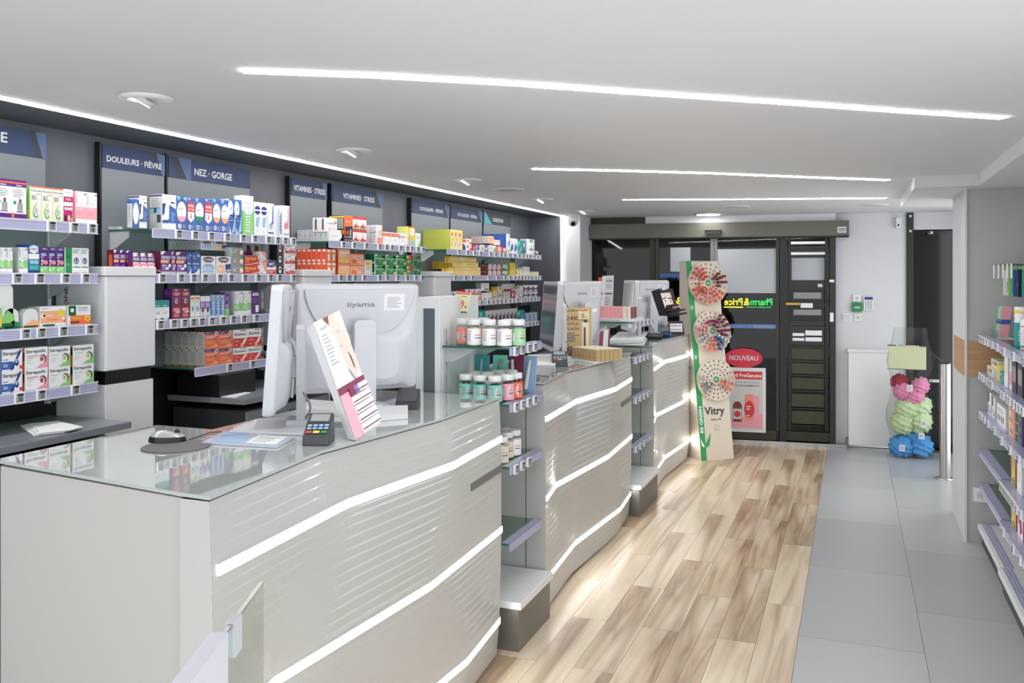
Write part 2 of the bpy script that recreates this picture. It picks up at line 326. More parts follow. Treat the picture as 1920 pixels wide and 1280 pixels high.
# ------------------------------------------------------------------ facade
FA = math.atan(.1); FM = Matrix.Translation((-.07, 9.68, 0)) @ Matrix.Rotation(FA, 4, 'Z')     # local: x along wall, -y into the room
FI = FM.inverted()
def F(px, py, d=0):                                                                           # pixel -> facade (x, z) at distance d in front of the wall plane
    o = FI @ Vector((0, 0, CH)); r = FI.to_3x3() @ Vector(ray(px, py)); t = (-d - o.y) / r.y; q = o + r * t; return q.x, q.z
def fbox(mb, x0, y0, x1, y1, d0, d1, m):                                                      # pixel rectangle as a box between depths d0..d1
    a, zt = F(x0, y0, d1); c, zb_ = F(x1, y1, d1); mb.box(a, c, -d1, -d0, zb_, zt, m); return a, c, zb_, zt
def fw(name, mb, kind='structure', parent=None, **k):
    o = mb.build(name, parent, **k)
    if parent is None: o.matrix_world = FM
    if kind: o['kind'] = kind
    return o
xl, _ = F(1090, 500); xr, _ = F(1565, 500); xq, _ = F(1700, 500); xe = xq + .75
b = MB(); b.box(xr, xq, 0, .12, 0, ZC, M['wall']); a, zt = F(1567, 441); b.box(xl - .1, xr, 0, .12, F(1300, 424, 0)[1], ZC, M['wall']); fw('wall_back', b)
b = MB(); fbox(b, 1210, 403, 1567, 423, 0, .10, M['white']); fw('trim_6', b)
b = MB(); fbox(b, 1092, 407, 1209, 423, 0, .08, M['frame']); fw('trim_7', b)
# doorway 2 (dark) right
b = MB(); b.box(xq, xq + .06, -.03, .1, 0, ZC, M['frame']); fbox(b, 1700, 402, 1712, 862, 0, .02, M['frame']); fw('door_2_frame', b)
b = MB(); b.box(xq + .06, xe, .02, .04, F(1750, 430)[1], ZC, M['wall']); fw('trim_8', b)
b = MB(); b.box(xq + .06, xe, .12, .16, 0, F(1750, 430)[1], M['black_gloss']); b.box(xe, xe + .1, -.5, .2, 0, ZC, M['black']); d2 = fw('door_2', b)
b = MB(); a, z = F(1765, 716); b.box(a - .1, a + .1, .09, .12, z - .015, z + .015, M['steel']); b.build('push_bar', d2)
for px, py in ((1707, 405), (1707, 433), (1747, 436)):
    b = MB(); a, z = F(px, py, .03); b.box(a - .012, a + .012, -.036, -.03 if px < 1740 else .12, z - .012, z + .012, mat('ivory_contact', 'D8D2BC', .5)); b.build('contact_sensor', d2)
# door 1: sliding entrance
door = thing('door_1', None, None, mat_=FM); door['kind'] = 'structure'
def dpart(name, *boxes, label=None, bevel=0):
    mb = MB()
    for bx in boxes: fbox(mb, *bx)
    return mb.build(name, door, label=label, bevel=bevel)
dpart('header', (1095, 421, 1592, 441, 0, .16, mat('header_bronze', '66655C', .4, .3, noise=.08, nscale=30)), (1095, 440, 1592, 444, 0, .14, M['black']), label='grey housing of the door drive')
b = MB(); fbox(b, 1570, 425, 1587, 436, .16, .163, M['paper']); b.els('l .1 .2 .9 .8 2 K', (F(1570, 436, .163)[0], -.1635, F(1570, 436, .163)[1]), (1, 0, 0), (0, 0, 1), (0, -1, 0), .1, .06); b.build('rating_plate', door)
dpart('motion_sensor', (1322, 430, 1352, 439, .16, .2, M['black_gloss']), bevel=.004)
dpart('door_frame', (1093, 441, 1106, 826, 0, .09, M['frame']), (1556, 441, 1567, 832, 0, .09, M['frame']), label='bronze outer jambs')
dpart('fixed_stile', (1218, 441, 1228, 824, 0, .07, M['frame']))
dpart('fixed_stile', (1462, 441, 1475, 830, 0, .1, M['black']))
dpart('sliding_stile', (1229, 446, 1235, 822, .05, .1, M['frame'])); dpart('sliding_stile', (1332, 446, 1339, 822, .05, .1, M['alu'])); dpart('sliding_stile', (1339.5, 446, 1345, 824, .05, .1, M['alu'])); dpart('sliding_stile', (1455, 446, 1461, 826, .05, .1, M['frame']))
dpart('bottom_rail', (1229, 800, 1338, 823, .05, .1, M['frame'])); dpart('bottom_rail', (1340, 802, 1461, 826, .05, .1, M['frame'])); dpart('bottom_rail', (1106, 806, 1218, 822, 0, .07, M['frame'])); dpart('bottom_rail', (1475, 808, 1556, 829, 0, .07, M['frame']))
dpart('threshold', (1230, 826, 1590, 834, .0, .11, M['steel']), label='pale metal threshold')
for i, (x0, x1, d) in enumerate(((1106, 1218, .03), (1235, 1332, .07), (1345, 1455, .07), (1475, 1556, .03))):
    mb = MB(); fbox(mb, x0, 444, x1, 810, d, d + .008, M['g_door']); mb.build('glass_pane', door)
for bx in ((1343.5, 467, 1459, 549.5, .081, .083, M['frosted']), (1257, 464, 1294.5, 509, .081, .083, M['frosted']), (1484, 483.5, 1546, 525, .041, .043, M['frosted'])):
    dpart('frosted_sheet', bx, label='pale blank sheet on the glass')
# mirrored letters on the glass, with a slight glow added to look lit
gm, ym = mat('glow_green', (0.02, .75, .12, 1), .4, emit=.35), mat('glow_yellow', (.85, .85, .03, 1), .4, emit=.35)
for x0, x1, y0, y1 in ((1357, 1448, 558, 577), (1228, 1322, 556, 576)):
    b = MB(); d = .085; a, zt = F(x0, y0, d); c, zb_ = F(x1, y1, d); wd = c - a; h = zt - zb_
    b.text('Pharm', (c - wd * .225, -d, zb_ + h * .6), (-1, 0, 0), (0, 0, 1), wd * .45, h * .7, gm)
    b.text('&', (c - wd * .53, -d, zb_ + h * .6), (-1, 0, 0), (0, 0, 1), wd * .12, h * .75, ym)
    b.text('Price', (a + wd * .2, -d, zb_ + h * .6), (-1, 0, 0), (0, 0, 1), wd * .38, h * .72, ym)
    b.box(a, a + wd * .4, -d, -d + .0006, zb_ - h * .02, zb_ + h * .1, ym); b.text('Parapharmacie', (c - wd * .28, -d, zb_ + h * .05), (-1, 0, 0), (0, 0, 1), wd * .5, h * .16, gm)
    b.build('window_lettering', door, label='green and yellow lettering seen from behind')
b = MB(); a, zt = F(1345, 607, .085); c, zb_ = F(1456, 616, .085); b.box(a, c, -.085, -.0845, zb_, zt, mat('lilac_reflection', '7E8EC4', .5)); wd = c - a  # reflection in the glass, painted as a patterned blue band
for i in range(7): b.els('e .5 .5 .45 .4 B;e .5 .5 .22 .16 LB', (a + wd * (.04 + i * .085), -.0855, zb_), (1, 0, 0), (0, 0, 1), (0, -1, 0), wd * .07, zt - zb_)
b.build('window_band', door, label='blue patterned band on the glass')
b = MB(); fbox(b, 1236, 513, 1331, 520, .084, .086, pm('DB')); b.build('window_band', door)
# grille on the right fixed pane
for i, y in enumerate((455, 464, 475, 531, 540, 572, 603, 613, 650, 677, 704, 733, 766, 798)):
    dpart('grille_bar', (1482, y - 2.2, 1552, y + 2.2, .06, .08, M['steel'] if y in (455, 475) else M['frame']))
for y0, y1 in ((652, 675), (680, 702), (707, 731), (737, 764), (769, 796)): dpart('pane_tint', (1484, y0, 1546, y1, .056, .06, mat('olive_pane_tint', '3A3920', .4, noise=.3, nscale=12)), label='dark olive panel')  # added sheets that give the dark panes their olive tint
dpart('grille_post', (1478, 446, 1483, 808, .05, .085, M['black'])); dpart('grille_post', (1547, 446, 1552, 808, .05, .085, M['black']))
for y0, y1 in ((543, 570), (575, 601)): 
    mb = MB(); fbox(mb, 1482, y0, 1546, y1, .06, .085, M['black']); fbox(mb, 1488, y0 + 5, 1540, y1 - 10, .085, .09, M['grey']); mb.build('letter_flap', door)
for x0, y0, x1, y1 in ((1501, 568, 1524, 577), (1486, 624, 1508, 630), (1486, 633, 1508, 639), (1510, 619, 1541, 629), (1510, 632, 1541, 640)): dpart('white_tab', (x0, y0, x1, y1, .09, .095, M['tagw']))
dpart('sticker', (1533, 532, 1542, 538, .08, .083, mat('ivory_contact', 'D8D2BC')), label='ivory sticker'); dpart('jamb_sticker', (1555, 524, 1564, 529, .09, .095, M['tagw'])); dpart('jamb_sticker', (1556, 586, 1563, 603, .09, .095, M['tagw']))
dpart('door_handle', (1473, 567, 1500, 572, .1, .13, mat('brass', 'A98A3E', .3, .9)), bevel=.003)
# added black box behind the glass, shutting out the world light
dv = mat('blocker_black', '0D0D0A', .7, noise=.5, nscale=2)
b = MB(); b.box(xl - .4, xe + .2, 1.6, 1.65, -.1, 2.7, dv); b.box(xl - .45, xl - .4, .0, 1.65, -.1, 2.7, dv); b.box(xe + .15, xe + .2, .13, 1.65, -.1, 2.7, dv); b.box(xl - .4, xe + .2, .12, 1.65, 2.6, 2.7, dv); b.box(xl - .4, xe + .2, .12, 1.65, -.1, -.02, dv); fw('light_blocker', b)
# low white casing, wall devices
b = MB(); x0, x1, z0, z1 = fbox(b, 1591, 660, 1684, 838, .003, .12, M['white']); b.box(x0 - .01, x1 + .01, -.13, 0, z1, z1 + .03, M['white']); b.box(x0 - .02, x0, -.125, -.02, 0, .1, M['alu'])
o = b.build('radiator_casing', label='low white boxed casing against the far wall beside the bag', cat='casing', bevel=.004); o.matrix_world = FM
def wallthing(name, label, cat, build):
    t = thing(name, label, cat, mat_=FM.copy()); build(t); return t
def sm(t, name, bx, m, d0=0, d1=.02, spec=None, bevel=.002):
    mb = MB(); x0, x1, z0, z1 = fbox(mb, *bx, d0, d1, m)
    o = mb.build(name, t, bevel=bevel)
    if spec:
        mb = MB(); mb.els(spec, (x0, -d1 - .0005, z0), (1, 0, 0), (0, 0, 1), (0, -1, 0), x1 - x0, z1 - z0); mb.build(name + '_print', t)
    return o
def f1(t): sm(t, 'body', (1599, 552, 1614, 566), M['white'], spec='e .5 .5 .28 .28 LGR;e .5 .5 .1 .1 GR;l .1 .05 .9 .15 1 GR')
wallthing('alarm_siren', 'small square white siren above the green call point', 'alarm', f1)
def f1(t): sm(t, 'body', (1597.5, 567, 1616.5, 584.5), pm('G'), d1=.035, spec='r .15 .25 .85 .75 DG;r .22 .35 .78 .6 LGR;l .25 .4 .75 .55 1 K')
wallthing('call_point', 'green emergency door release box on the far wall', 'call point', f1)
def f1(t): sm(t, 'body', (1619.5, 556, 1638, 582), M['white'], d1=.03, spec='r .08 .78 .92 .97 NB;' + ';'.join('r %.2f %.2f %.2f %.2f GR' % (.14 + .26 * i, .1 + .16 * j, .3 + .26 * i, .2 + .16 * j) for i in range(3) for j in range(4)))
wallthing('alarm_keypad', 'white alarm keypad right of the green box', 'keypad', f1)
def f1(t): sm(t, 'plate', (1579, 587, 1595.5, 603), M['white'], d1=.01); sm(t, 'rocker', (1581, 589, 1593.5, 601), M['wall'], .01, .014)
wallthing('light_switch', 'large square white switch plate left of the call point', 'switch', f1)
def f1(t): sm(t, 'plate', (1602, 588, 1615.5, 602), M['white'], d1=.01, spec='r .25 .25 .75 .75 LGR;e .5 .5 .12 .12 GR')
wallthing('key_switch', 'small square switch plate under the green call point', 'switch', f1)
def f1(t): sm(t, 'body', (1680.5, 408, 1690, 428), M['white'], d1=.06); sm(t, 'lens', (1683, 420, 1686, 424), M['black'], .06, .063)
wallthing('motion_detector', 'small white motion detector high on the far wall', 'sensor', f1)

# ------------------------------------------------------------------ stainless post, socket
p = atZ(1772, 897, 0); hp = 1.0
t = thing('steel_post', 'brushed steel round post standing before the dark doorway', 'post', p)
b = MB(); b.lathe([(.075, 0), (.075, .008), (.05, .012)], (0, 0, 0), M['steel'], 24); b.build('base_plate', t)
b = MB(); b.cyl((0, 0, .01), (0, 0, hp), .045, .045, M['steel'], 28); b.build('tube', t)
b = MB(); b.cyl((-.0, -.0, hp), (0, 0, hp + .012), .046, .046, M['frame'], 28); b.extrude([(-.02, -.03, hp + .012), (-.13, .0, hp + .1), (-.12, .02, hp + .1), (0, .01, hp + .012)], (0, .01, 0), M['steel']); b.build('reader_plate', t)
b = MB(); q = atY(1838, 928, 6.46); b.box(q.x - .04, q.x + .04, 6.455, 6.47, q.z - .045, q.z + .045, M['white']); o = MB()
t = thing('wall_socket', 'white power socket low on the grey wall behind the right shelves', 'socket'); b.build('plate', t, bevel=.002)
b = MB(); b.cyl((q.x, 6.453, q.z), (q.x, 6.4555, q.z), .024, .024, pm('LGR'), 20); b.cyl((q.x - .009, 6.452, q.z), (q.x - .009, 6.4535, q.z), .003, .003, pm('K'), 8); b.cyl((q.x + .009, 6.452, q.z), (q.x + .009, 6.4535, q.z), .003, .003, pm('K'), 8); b.build('outlet', t)

# ------------------------------------------------------------------ counters
LENC = 1.95
LV = [  # z, [(t, x)]
    (1.188, [(0, -1.505), (.30, -1.572), (.67, -1.497), (1, -1.515)]),
    (1.01, [(0, -1.495), (.36, -1.545), (.69, -1.470), (1, -1.508)]),
    (.595, [(0, -1.490), (.16, -1.543), (.60, -1.475), (1, -1.505)]),
    (.175, [(0, -1.492), (.34, -1.540), (.77, -1.478), (1, -1.515)]),
    (.015, [(0, -1.498), (.31, -1.538), (.74, -1.490), (1, -1.530)])]
def lerp_poly(pl, t):
    for (a, xa), (c, xc) in zip(pl, pl[1:]):
        if t <= c + 1e-9: return xa + (xc - xa) * (t - a) / (c - a)
    return pl[-1][1]
def front_x(t, z):
    for (z1, p1), (z0, p0) in zip(LV, LV[1:]):
        if z >= z0 - 1e-9:
            k = (z - z0) / (z1 - z0); return lerp_poly(p0, t) * (1 - k) + lerp_poly(p1, t) * k
    return lerp_poly(LV[-1][1], t)
REG = [  # groove patches: z range, t range at bottom and at top, depth
    (1.03, 1.17, .02, .30, .02, .34, .0022), (1.04, 1.13, .66, .95, .70, .98, .0035), (.62, .985, .26, .60, .36, .72, .0042), (.62, .99, .0, .14, .0, .28, .0018),
    (.21, .56, .80, 1.0, .66, 1.0, .0042), (.2, .56, .03, .28, .03, .12, .003), (.03, .15, .45, .75, .40, .76, .0022), (.78, .96, .74, 1.0, .74, 1.0, .0015)]
def groove(t, z):
    dx = .0006 * ((z * 24) % 1)
    for z0, z1, a0, b0, a1, b1, dep in REG:
        if z0 <= z <= z1:
            k = (z - z0) / (z1 - z0); a = a0 + (a1 - a0) * k; c = b0 + (b1 - b0) * k
            e = min(1, max(0, (t - a) / .04)) * min(1, max(0, (c - t) / .04))
            if e > 0: dx = max(dx, e * dep * ((z * 30) % 1) ** .8 * 1.15)
    return dx
def make_counter():
    parts = {}
    nz, ny = 230, 60; b = MB(); vs = []
    zs = [.015 + (1.188 - .015) * i / nz for i in range(nz + 1)]
    for z in zs:
        for j in range(ny + 1):
            t = j / ny; vs.append((front_x(t, z) + groove(t, z), t * LENC, z))
    b.add(vs, [(i * (ny + 1) + j, i * (ny + 1) + j + 1, (i + 1) * (ny + 1) + j + 1, (i + 1) * (ny + 1) + j) for i in range(nz) for j in range(ny)], M['panel'])
    # returns at both ends, top and bottom
    for t, fl in ((0, 0), (1, 1)):
        e = [(front_x(t, z), t * LENC, z) for z, _ in LV]; f = e + [(-1.598, t * LENC, LV[-1][0]), (-1.598, t * LENC, LV[0][0])]
        b.add(f, [tuple(range(len(f))) if fl else tuple(range(len(f)))[::-1]], M['panel'])
    parts['front_panel'] = b.mesh('front_panel')
    for k, (z, pl) in enumerate(LV[1:4]):
        b = MB(); pts = [(t if 0 < t < 1 else (.012 if t == 0 else 1)) for t, _ in pl]
        for t0, t1 in zip(pts, pts[1:]):
            a0, a1 = lerp_poly(pl, t0), lerp_poly(pl, t1); h = .0145
            for xx0, xx1, hh, mm in ((-.01, .0045, h, M['led_front']), (-.01, .0035, h + .002, M['panel'])):
                b.extrude([(a0 + xx0, t0 * LENC, z - hh), (a0 + xx0, t0 * LENC, z + hh), (a1 + xx0, t1 * LENC, z + hh), (a1 + xx0, t1 * LENC, z - hh)], (xx1 - xx0, 0, 0), mm)
        parts['light_strip%d' % k] = b.mesh('light_strip')
    b = MB(); zz = .875                                    # recessed finger pull
    for t0, t1, h0, h1 in ((.80, 1.0, .016, .016),):
        x0, x1 = front_x(t0, zz) + .0035, front_x(t1, zz) + .0035
        b.extrude([(x0 - .02, t0 * LENC, zz - h0), (x0 - .02, t0 * LENC, zz + h0), (x1 - .02, t1 * LENC, zz + h1), (x1 - .02, t1 * LENC, zz - h1)], (.0215, 0, 0), mat('finger_pull', '6D6E6C', .5))
    parts['finger_pull'] = b.mesh('finger_pull')
    return parts
cparts = make_counter()
CT = 1.203
XB = [-2.39, -2.15, -2.15]
for ci, (y0, lab) in enumerate(((1.755, 'long white counter nearest the camera with a faceted lit front'), (4.28, 'middle white counter with a faceted front and light lines'), (6.92, 'farthest white counter, beside the tall beige display'))):
    t = thing('pharmacy_counter', lab, 'counter', (0, y0, 0), group='row of white service counters')
    for k, me in cparts.items(): inst(me, 'light_strip' if k.startswith('light') else k, t)
    b = MB(); b.box(-1.6, -1.598, 0.002, LENC - .002, .02, 1.186, M['black'])
    sk = .125 if ci == 0 else 0
    if ci == 0: pl = [(-1.603, .012), (-1.603, LENC), (-2.1, LENC), (-2.1, .79), (-2.38, .775), (-2.38, .115)]
    else: pl = [(-1.603, 0), (-1.603, LENC), (-2.1, LENC), (-2.1, 0)]
    b.prism(pl, 0.0, 1.185, M['counter_end']); b.build('body', t)
    tp = [(-1.498, -.006), (-1.565, .3 * LENC), (-1.49, .67 * LENC), (-1.508, LENC + .004)]
    tp += [(-2.15, LENC + .004), (-2.15, .77), (-2.405, .77), (-2.405, .115), (-1.6, .0)] if ci == 0 else [(-2.13, LENC + .004), (-2.13, -.005)]
    b = MB(); b.prism(tp, 1.193, CT, M['glasstop'], mat('glass_rim', 'B4BCB8', .1)); b.build('glass_top', t)
    if ci == 0:
        b = MB()
        for k in range(2): b.box(-2.102, -2.1, 1.0 + k * .45, 1.4 + k * .45, .2, 1.1, M['white'])
        b.build('cabinet_door', t)

# ------------------------------------------------------------------ left wall: gondola bays, fins, signs
RZ = [1.975, 1.765, 1.55, 1.305]; XF = -3.0
def tagmesh(num):
    b = MB(); b.box(0, .012, -.019, .019, -.022, .022, M['tagw']); b.box(.012, .0135, -.012, .013, -.016, .017, M['lcd']); b.box(.0135, .0138, -.012, .013, .008, .017, pm('K'))
    b.text(num, (.0140, .0, -.005), (0, 1, 0), (0, 0, 1), .009 * len(num), .016, pm('K')); b.box(.012, .0128, -.018, -.0135, -.018, .018, pm('GR')); return b.mesh('price_tag')
TAGS = {n: tagmesh(n) for n in ('7', '9', '12', '8', '4', '5', '11', '3', '6')}
TN = list(TAGS)
def wall_tag(px, z, parent, k, X=XF):
    y = atX(px, 520, X).y; inst(TAGS[TN[k % len(TN)] if k > 14 else ['7', '7', '8', '9', '12', '8', '8', '4', '5', '3', '8', '8', '7', '8', '11'][k]], 'price_tag', parent, (X + .004 - parent.location.x, y - parent.location.y, z - .019 - parent.location.z))
def rail_mesh(L):
    b = MB(); b.box(-.004, 0, 0, L, -.04, .002, M['rail_l'])
    for k in range(4): b.box(0, .0022, .001, L - .001, -.036 + k * .0085, -.0315 + k * .0085, M['rail'])
    b.box(0, .006, 0, L, -.042, -.039, M['rail_l']); b.box(0, .004, 0, L, .0, .003, M['rail_l']); return b
bays = [
    ('nearest', 1.2, 2.815, [(1.2, 2.815)] * 4, [[93.6, 136, 169], [29, 71, 119.5, 157], [44.5, 74, 115, 165], [33, 74, 138]]),
    ('second', 3.13, 4.27, [(3.123, 4.235), (3.137, 4.23), (3.137, 4.23), (3.40, 4.23)], [[332, 362.5, 393, 423, 452.5, 474.5, 500, 517.5, 531.5, 547], [301, 336, 360, 381, 409, 430, 456, 481, 504, 521, 547], [297.5, 322.5, 342.5, 359, 375, 394, 415, 434, 454, 477.5], [427.5, 470.5]]),
    ('third', 4.59, 5.99, [(4.57, 5.85), (4.595, 5.83), (4.6, 5.98), (4.6, 5.98)], [[641, 661, 684, 709, 722, 732, 748.5, 761, 769.5, 781, 790.5], [636, 651, 662.5, 680, 709, 723.5, 743, 761, 777, 789], [], []]),
    ('farthest', 6.3, 8.48, [(6.24, 8.47), (6.30, 8.46), (6.31, 8.45), (6.31, 8.42)], [[858, 874, 887.5, 899, 917, 927, 937, 944, 953, 962, 971, 978.5, 986, 991, 999, 1006, 1012], [851, 870, 883, 914.6, 930.5, 944.7, 954, 963, 970, 976.5, 982.6, 988, 994, 1002, 1007.6, 1012], [900, 913.5, 922, 930, 937, 945, 953.5, 960.6, 968, 978, 983, 987.7, 992.7, 999.8, 1006], [990, 997, 1003.6]])]
tk = 0
for bn, ya, yb, spans, tags in bays:
    t = thing('wall_shelving', 'grey backed glass shelving with lilac price rails, ' + bn + ' bay on the left wall', 'shelving', (XF, ya, 0), group='shelving bays on the left wall')
    ups = [yy for yy in ((1.2, 2.35, 2.8) if bn == 'nearest' else (ya - .0, (ya + yb) / 2, yb))]
    for yy in ups:
        b = MB(); b.box(-.29, -.265, -.008, .008, 1.2, 2.08, M['tagw'])
        for k in range(16): b.box(-.2652, -.2645, -.002, .002, 1.24 + k * .052, 1.265 + k * .052, M['black'])
        b.build('upright', t, loc=(0, yy - ya, 0))
    for r, (s0, s1) in enumerate(spans):
        z = RZ[r]; sh = thing('shelf', None, None); sh.parent = t; sh.location = (0, s0 - ya, z)
        L = s1 - s0
        b = MB(); b.box(-.285, -.006, 0, L, -.009, -.001, M['g_shelf']); b.box(-.285, -.006, -.0008, 0, -.009, -.001, M['g_edge']); b.build('glass_plate', sh)
        n = 1 if L < 1.3 and bn != 'second' else 2
        for k in range(n):
            o = rail_mesh(L / n - .004).build('price_rail', sh, loc=(0, k * L / n, 0))
        for yy in [u for u in ups if s0 - .05 < u < s1 + .05]:
            b = MB(); b.add([(-.265, -.004, -.009), (-.265, -.004, -.095), (-.24, -.004, -.095), (-.15, -.004, -.04), (-.15, -.004, -.009), (-.265, .004, -.009), (-.265, .004, -.095), (-.24, .004, -.095), (-.15, .004, -.04), (-.15, .004, -.009)],
                            [(4, 3, 2, 1, 0), (5, 6, 7, 8, 9), (0, 1, 6, 5), (1, 2, 7, 6), (2, 3, 8, 7), (3, 4, 9, 8), (4, 0, 5, 9)], M['plastic']); b.box(-.265, -.2, -.012, .012, 0, .014, M['plastic'])
            b.build('bracket', sh, loc=(0, min(max(yy - s0, .006), L - .006), 0))
        for px in tags[r]:
            y = atX(px, 520, XF).y
            num = ['7', '7', '8', '9', '12', '8', '8', '4', '5', '3', '8', '8', '7', '8', '11'][tk] if tk < 15 else TN[tk % len(TN)]
            inst(TAGS[num], 'price_tag', sh, (.003, y - s0, -.019)); tk += 1

# fins
for yi, (y0, y1, n) in enumerate(((2.85, 3.136, 'nearest the camera'), (4.308, 4.594, 'behind the first monitors'), (6.02, 6.306, 'farthest from the camera'))):
    t = thing('pillar_cabinet', 'narrow tall white cabinet between wall shelves, ' + n, 'cabinet', (XF, y0, 0), group='white pillar cabinets on the left wall'); L = y1 - y0
    b = MB(); b.box(-.29, 0, 0, L, 1.345, 1.755, M['white']); b.build('upper_body', t, bevel=.003)
    b = MB(); b.box(-.29, -.004, .004, L - .004, .0, 1.285, M['white']); b.build('lower_body', t, bevel=.003)
    b = MB(); b.box(-.28, -.012, .012, L - .012, 1.285, 1.345, M['black_gloss']); b.build('dark_band', t)
    b = MB(); b.box(-.29, .006, -.006, L + .004, 1.757, 1.797, M['white']); b.build('cap', t, bevel=.003)
    b = MB(); b.box(.0, .0035, .008, L - .002, 1.35, 1.75, mat('satin_white', 'E2E4E8', .3)); b.build('door', t)
    if yi == 0:
        b = MB()
        for s_, zz, hh in (('BOND', 1.66, .12), ('CO', 1.40, .06)): b.text(s_, (-.225, -.0012, zz), (0, 0, 1), (-1, 0, 0), hh, .02, pm('BR'))
        b.build('lettering', t, label='small brown vertical lettering')

# signs
SX = -3.262
signs = [(-60, 85, 'E', 258, 'NB', 'dark blue topped board at the left edge, lettering ending in E'), (191, 308, 'DOULEURS · FIÈVRE', 272, 'NB', 'wall board reading DOULEURS FIÈVRE nearest the camera'), (315, 468, 'NEZ · GORGE', 290, 'NB', 'wide wall board reading NEZ GORGE'),
         (545, 612, 'VITAMINES · STRESS', 333, 'NB', 'narrow wall board reading VITAMINES STRESS, left of the wider one'), (623, 717, 'VITAMINES · STRESS', 346, 'NB', 'wider wall board reading VITAMINES STRESS'), (772, 842, 'DOULEURS · FIÈVRE', 372, 'NB', 'wall board reading DOULEURS FIÈVRE, first of the far pair'),
         (845, 904, 'DOULEURS · FIÈVRE', 385, 'NB', 'wall board reading DOULEURS FIÈVRE, beside the green DIGESTION board'), (907, 957, 'DIGESTION', 398, 'T', 'farthest wall board reading DIGESTION with green corner')]
signblue = mat('sign_blue', '26385C', .6, noise=.15, nscale=2.5); signdark = mat('sign_slate', '2A323B', .6, noise=.1, nscale=3); signlight = mat('sign_pale_blue', '4E658C', .6)
for x0, x1, s, ytop, col, lab in signs:
    a = atX(x0, 520, SX).y; c = atX(x1, 520, SX).y; zt = 2.372; hb = .108
    t = thing('wall_sign', lab, 'sign', (SX, a, 0), group='category boards above the wall shelves'); L = c - a
    b = MB(); b.box(-.03, 0, 0, L, 1.3, zt, M['board']); b.box(-.031, .0003, -.012, -.0002, 1.3, zt + .01, M['black']); b.build('board', t)
    b = MB(); b.box(.0, .004, 0, L, zt - hb, zt, signdark if col == 'T' else signblue)
    O, U, V, N = (.0042, 0, zt - hb), (0, 1, 0), (0, 0, 1), (1, 0, 0)
    if col == 'T': b.add([(.0044, 0, zt - hb), (.0044, L * .28, zt - hb), (.0044, L * .05, zt), (.0044, 0, zt)], [(0, 1, 2, 3)], pm('T'))
    else:
        k = 0 if 'GORGE' in s else .75
        b.add([(.0044, L * (k + .02), zt), (.0044, L * (k + .1), zt), (.0044, L * (k + .2), zt - hb), (.0044, L * (k + .12), zt - hb)][::-1], [(0, 1, 2, 3)], signdark)
        b.add([(.0046, L * (k + .1), zt), (.0046, L * min(1, k + .25), zt), (.0046, L * min(1, k + .25), zt - hb), (.0046, L * (k + .2), zt - hb)][::-1], [(0, 1, 2, 3)], signlight)
    b.build('header_band', t)
    b = MB()
    if s == 'E': b.text('E', (.0055, atX(6, 300, SX).y - a, zt - .045), (0, 1, 0), (0, 0, 1), .03, .042, M['paper'])
    elif 'GORGE' in s: b.text(s, (.0055, L * .52, zt - .06), (0, 1, 0), (0, 0, 1), .30, .038, M['paper'])
    else:
        ww = {'DIGESTION': .24}.get(s, min(.4, L * .88)); ww = min(ww, .40) if L < .5 else min(.42, L * .7); b.text(s, (.0055, L * .5, zt - .06), (0, 1, 0), (0, 0, 1), ww if s != 'DIGESTION' else .26, .036, M['paper'])
    b.build('lettering', t)
# far-wall dark base behind lower shelves
b = MB(); b.box(WX, WX + .012, -1, 8.93, 0, 1.45, M['black']); structure(b, 'baseboard_left')

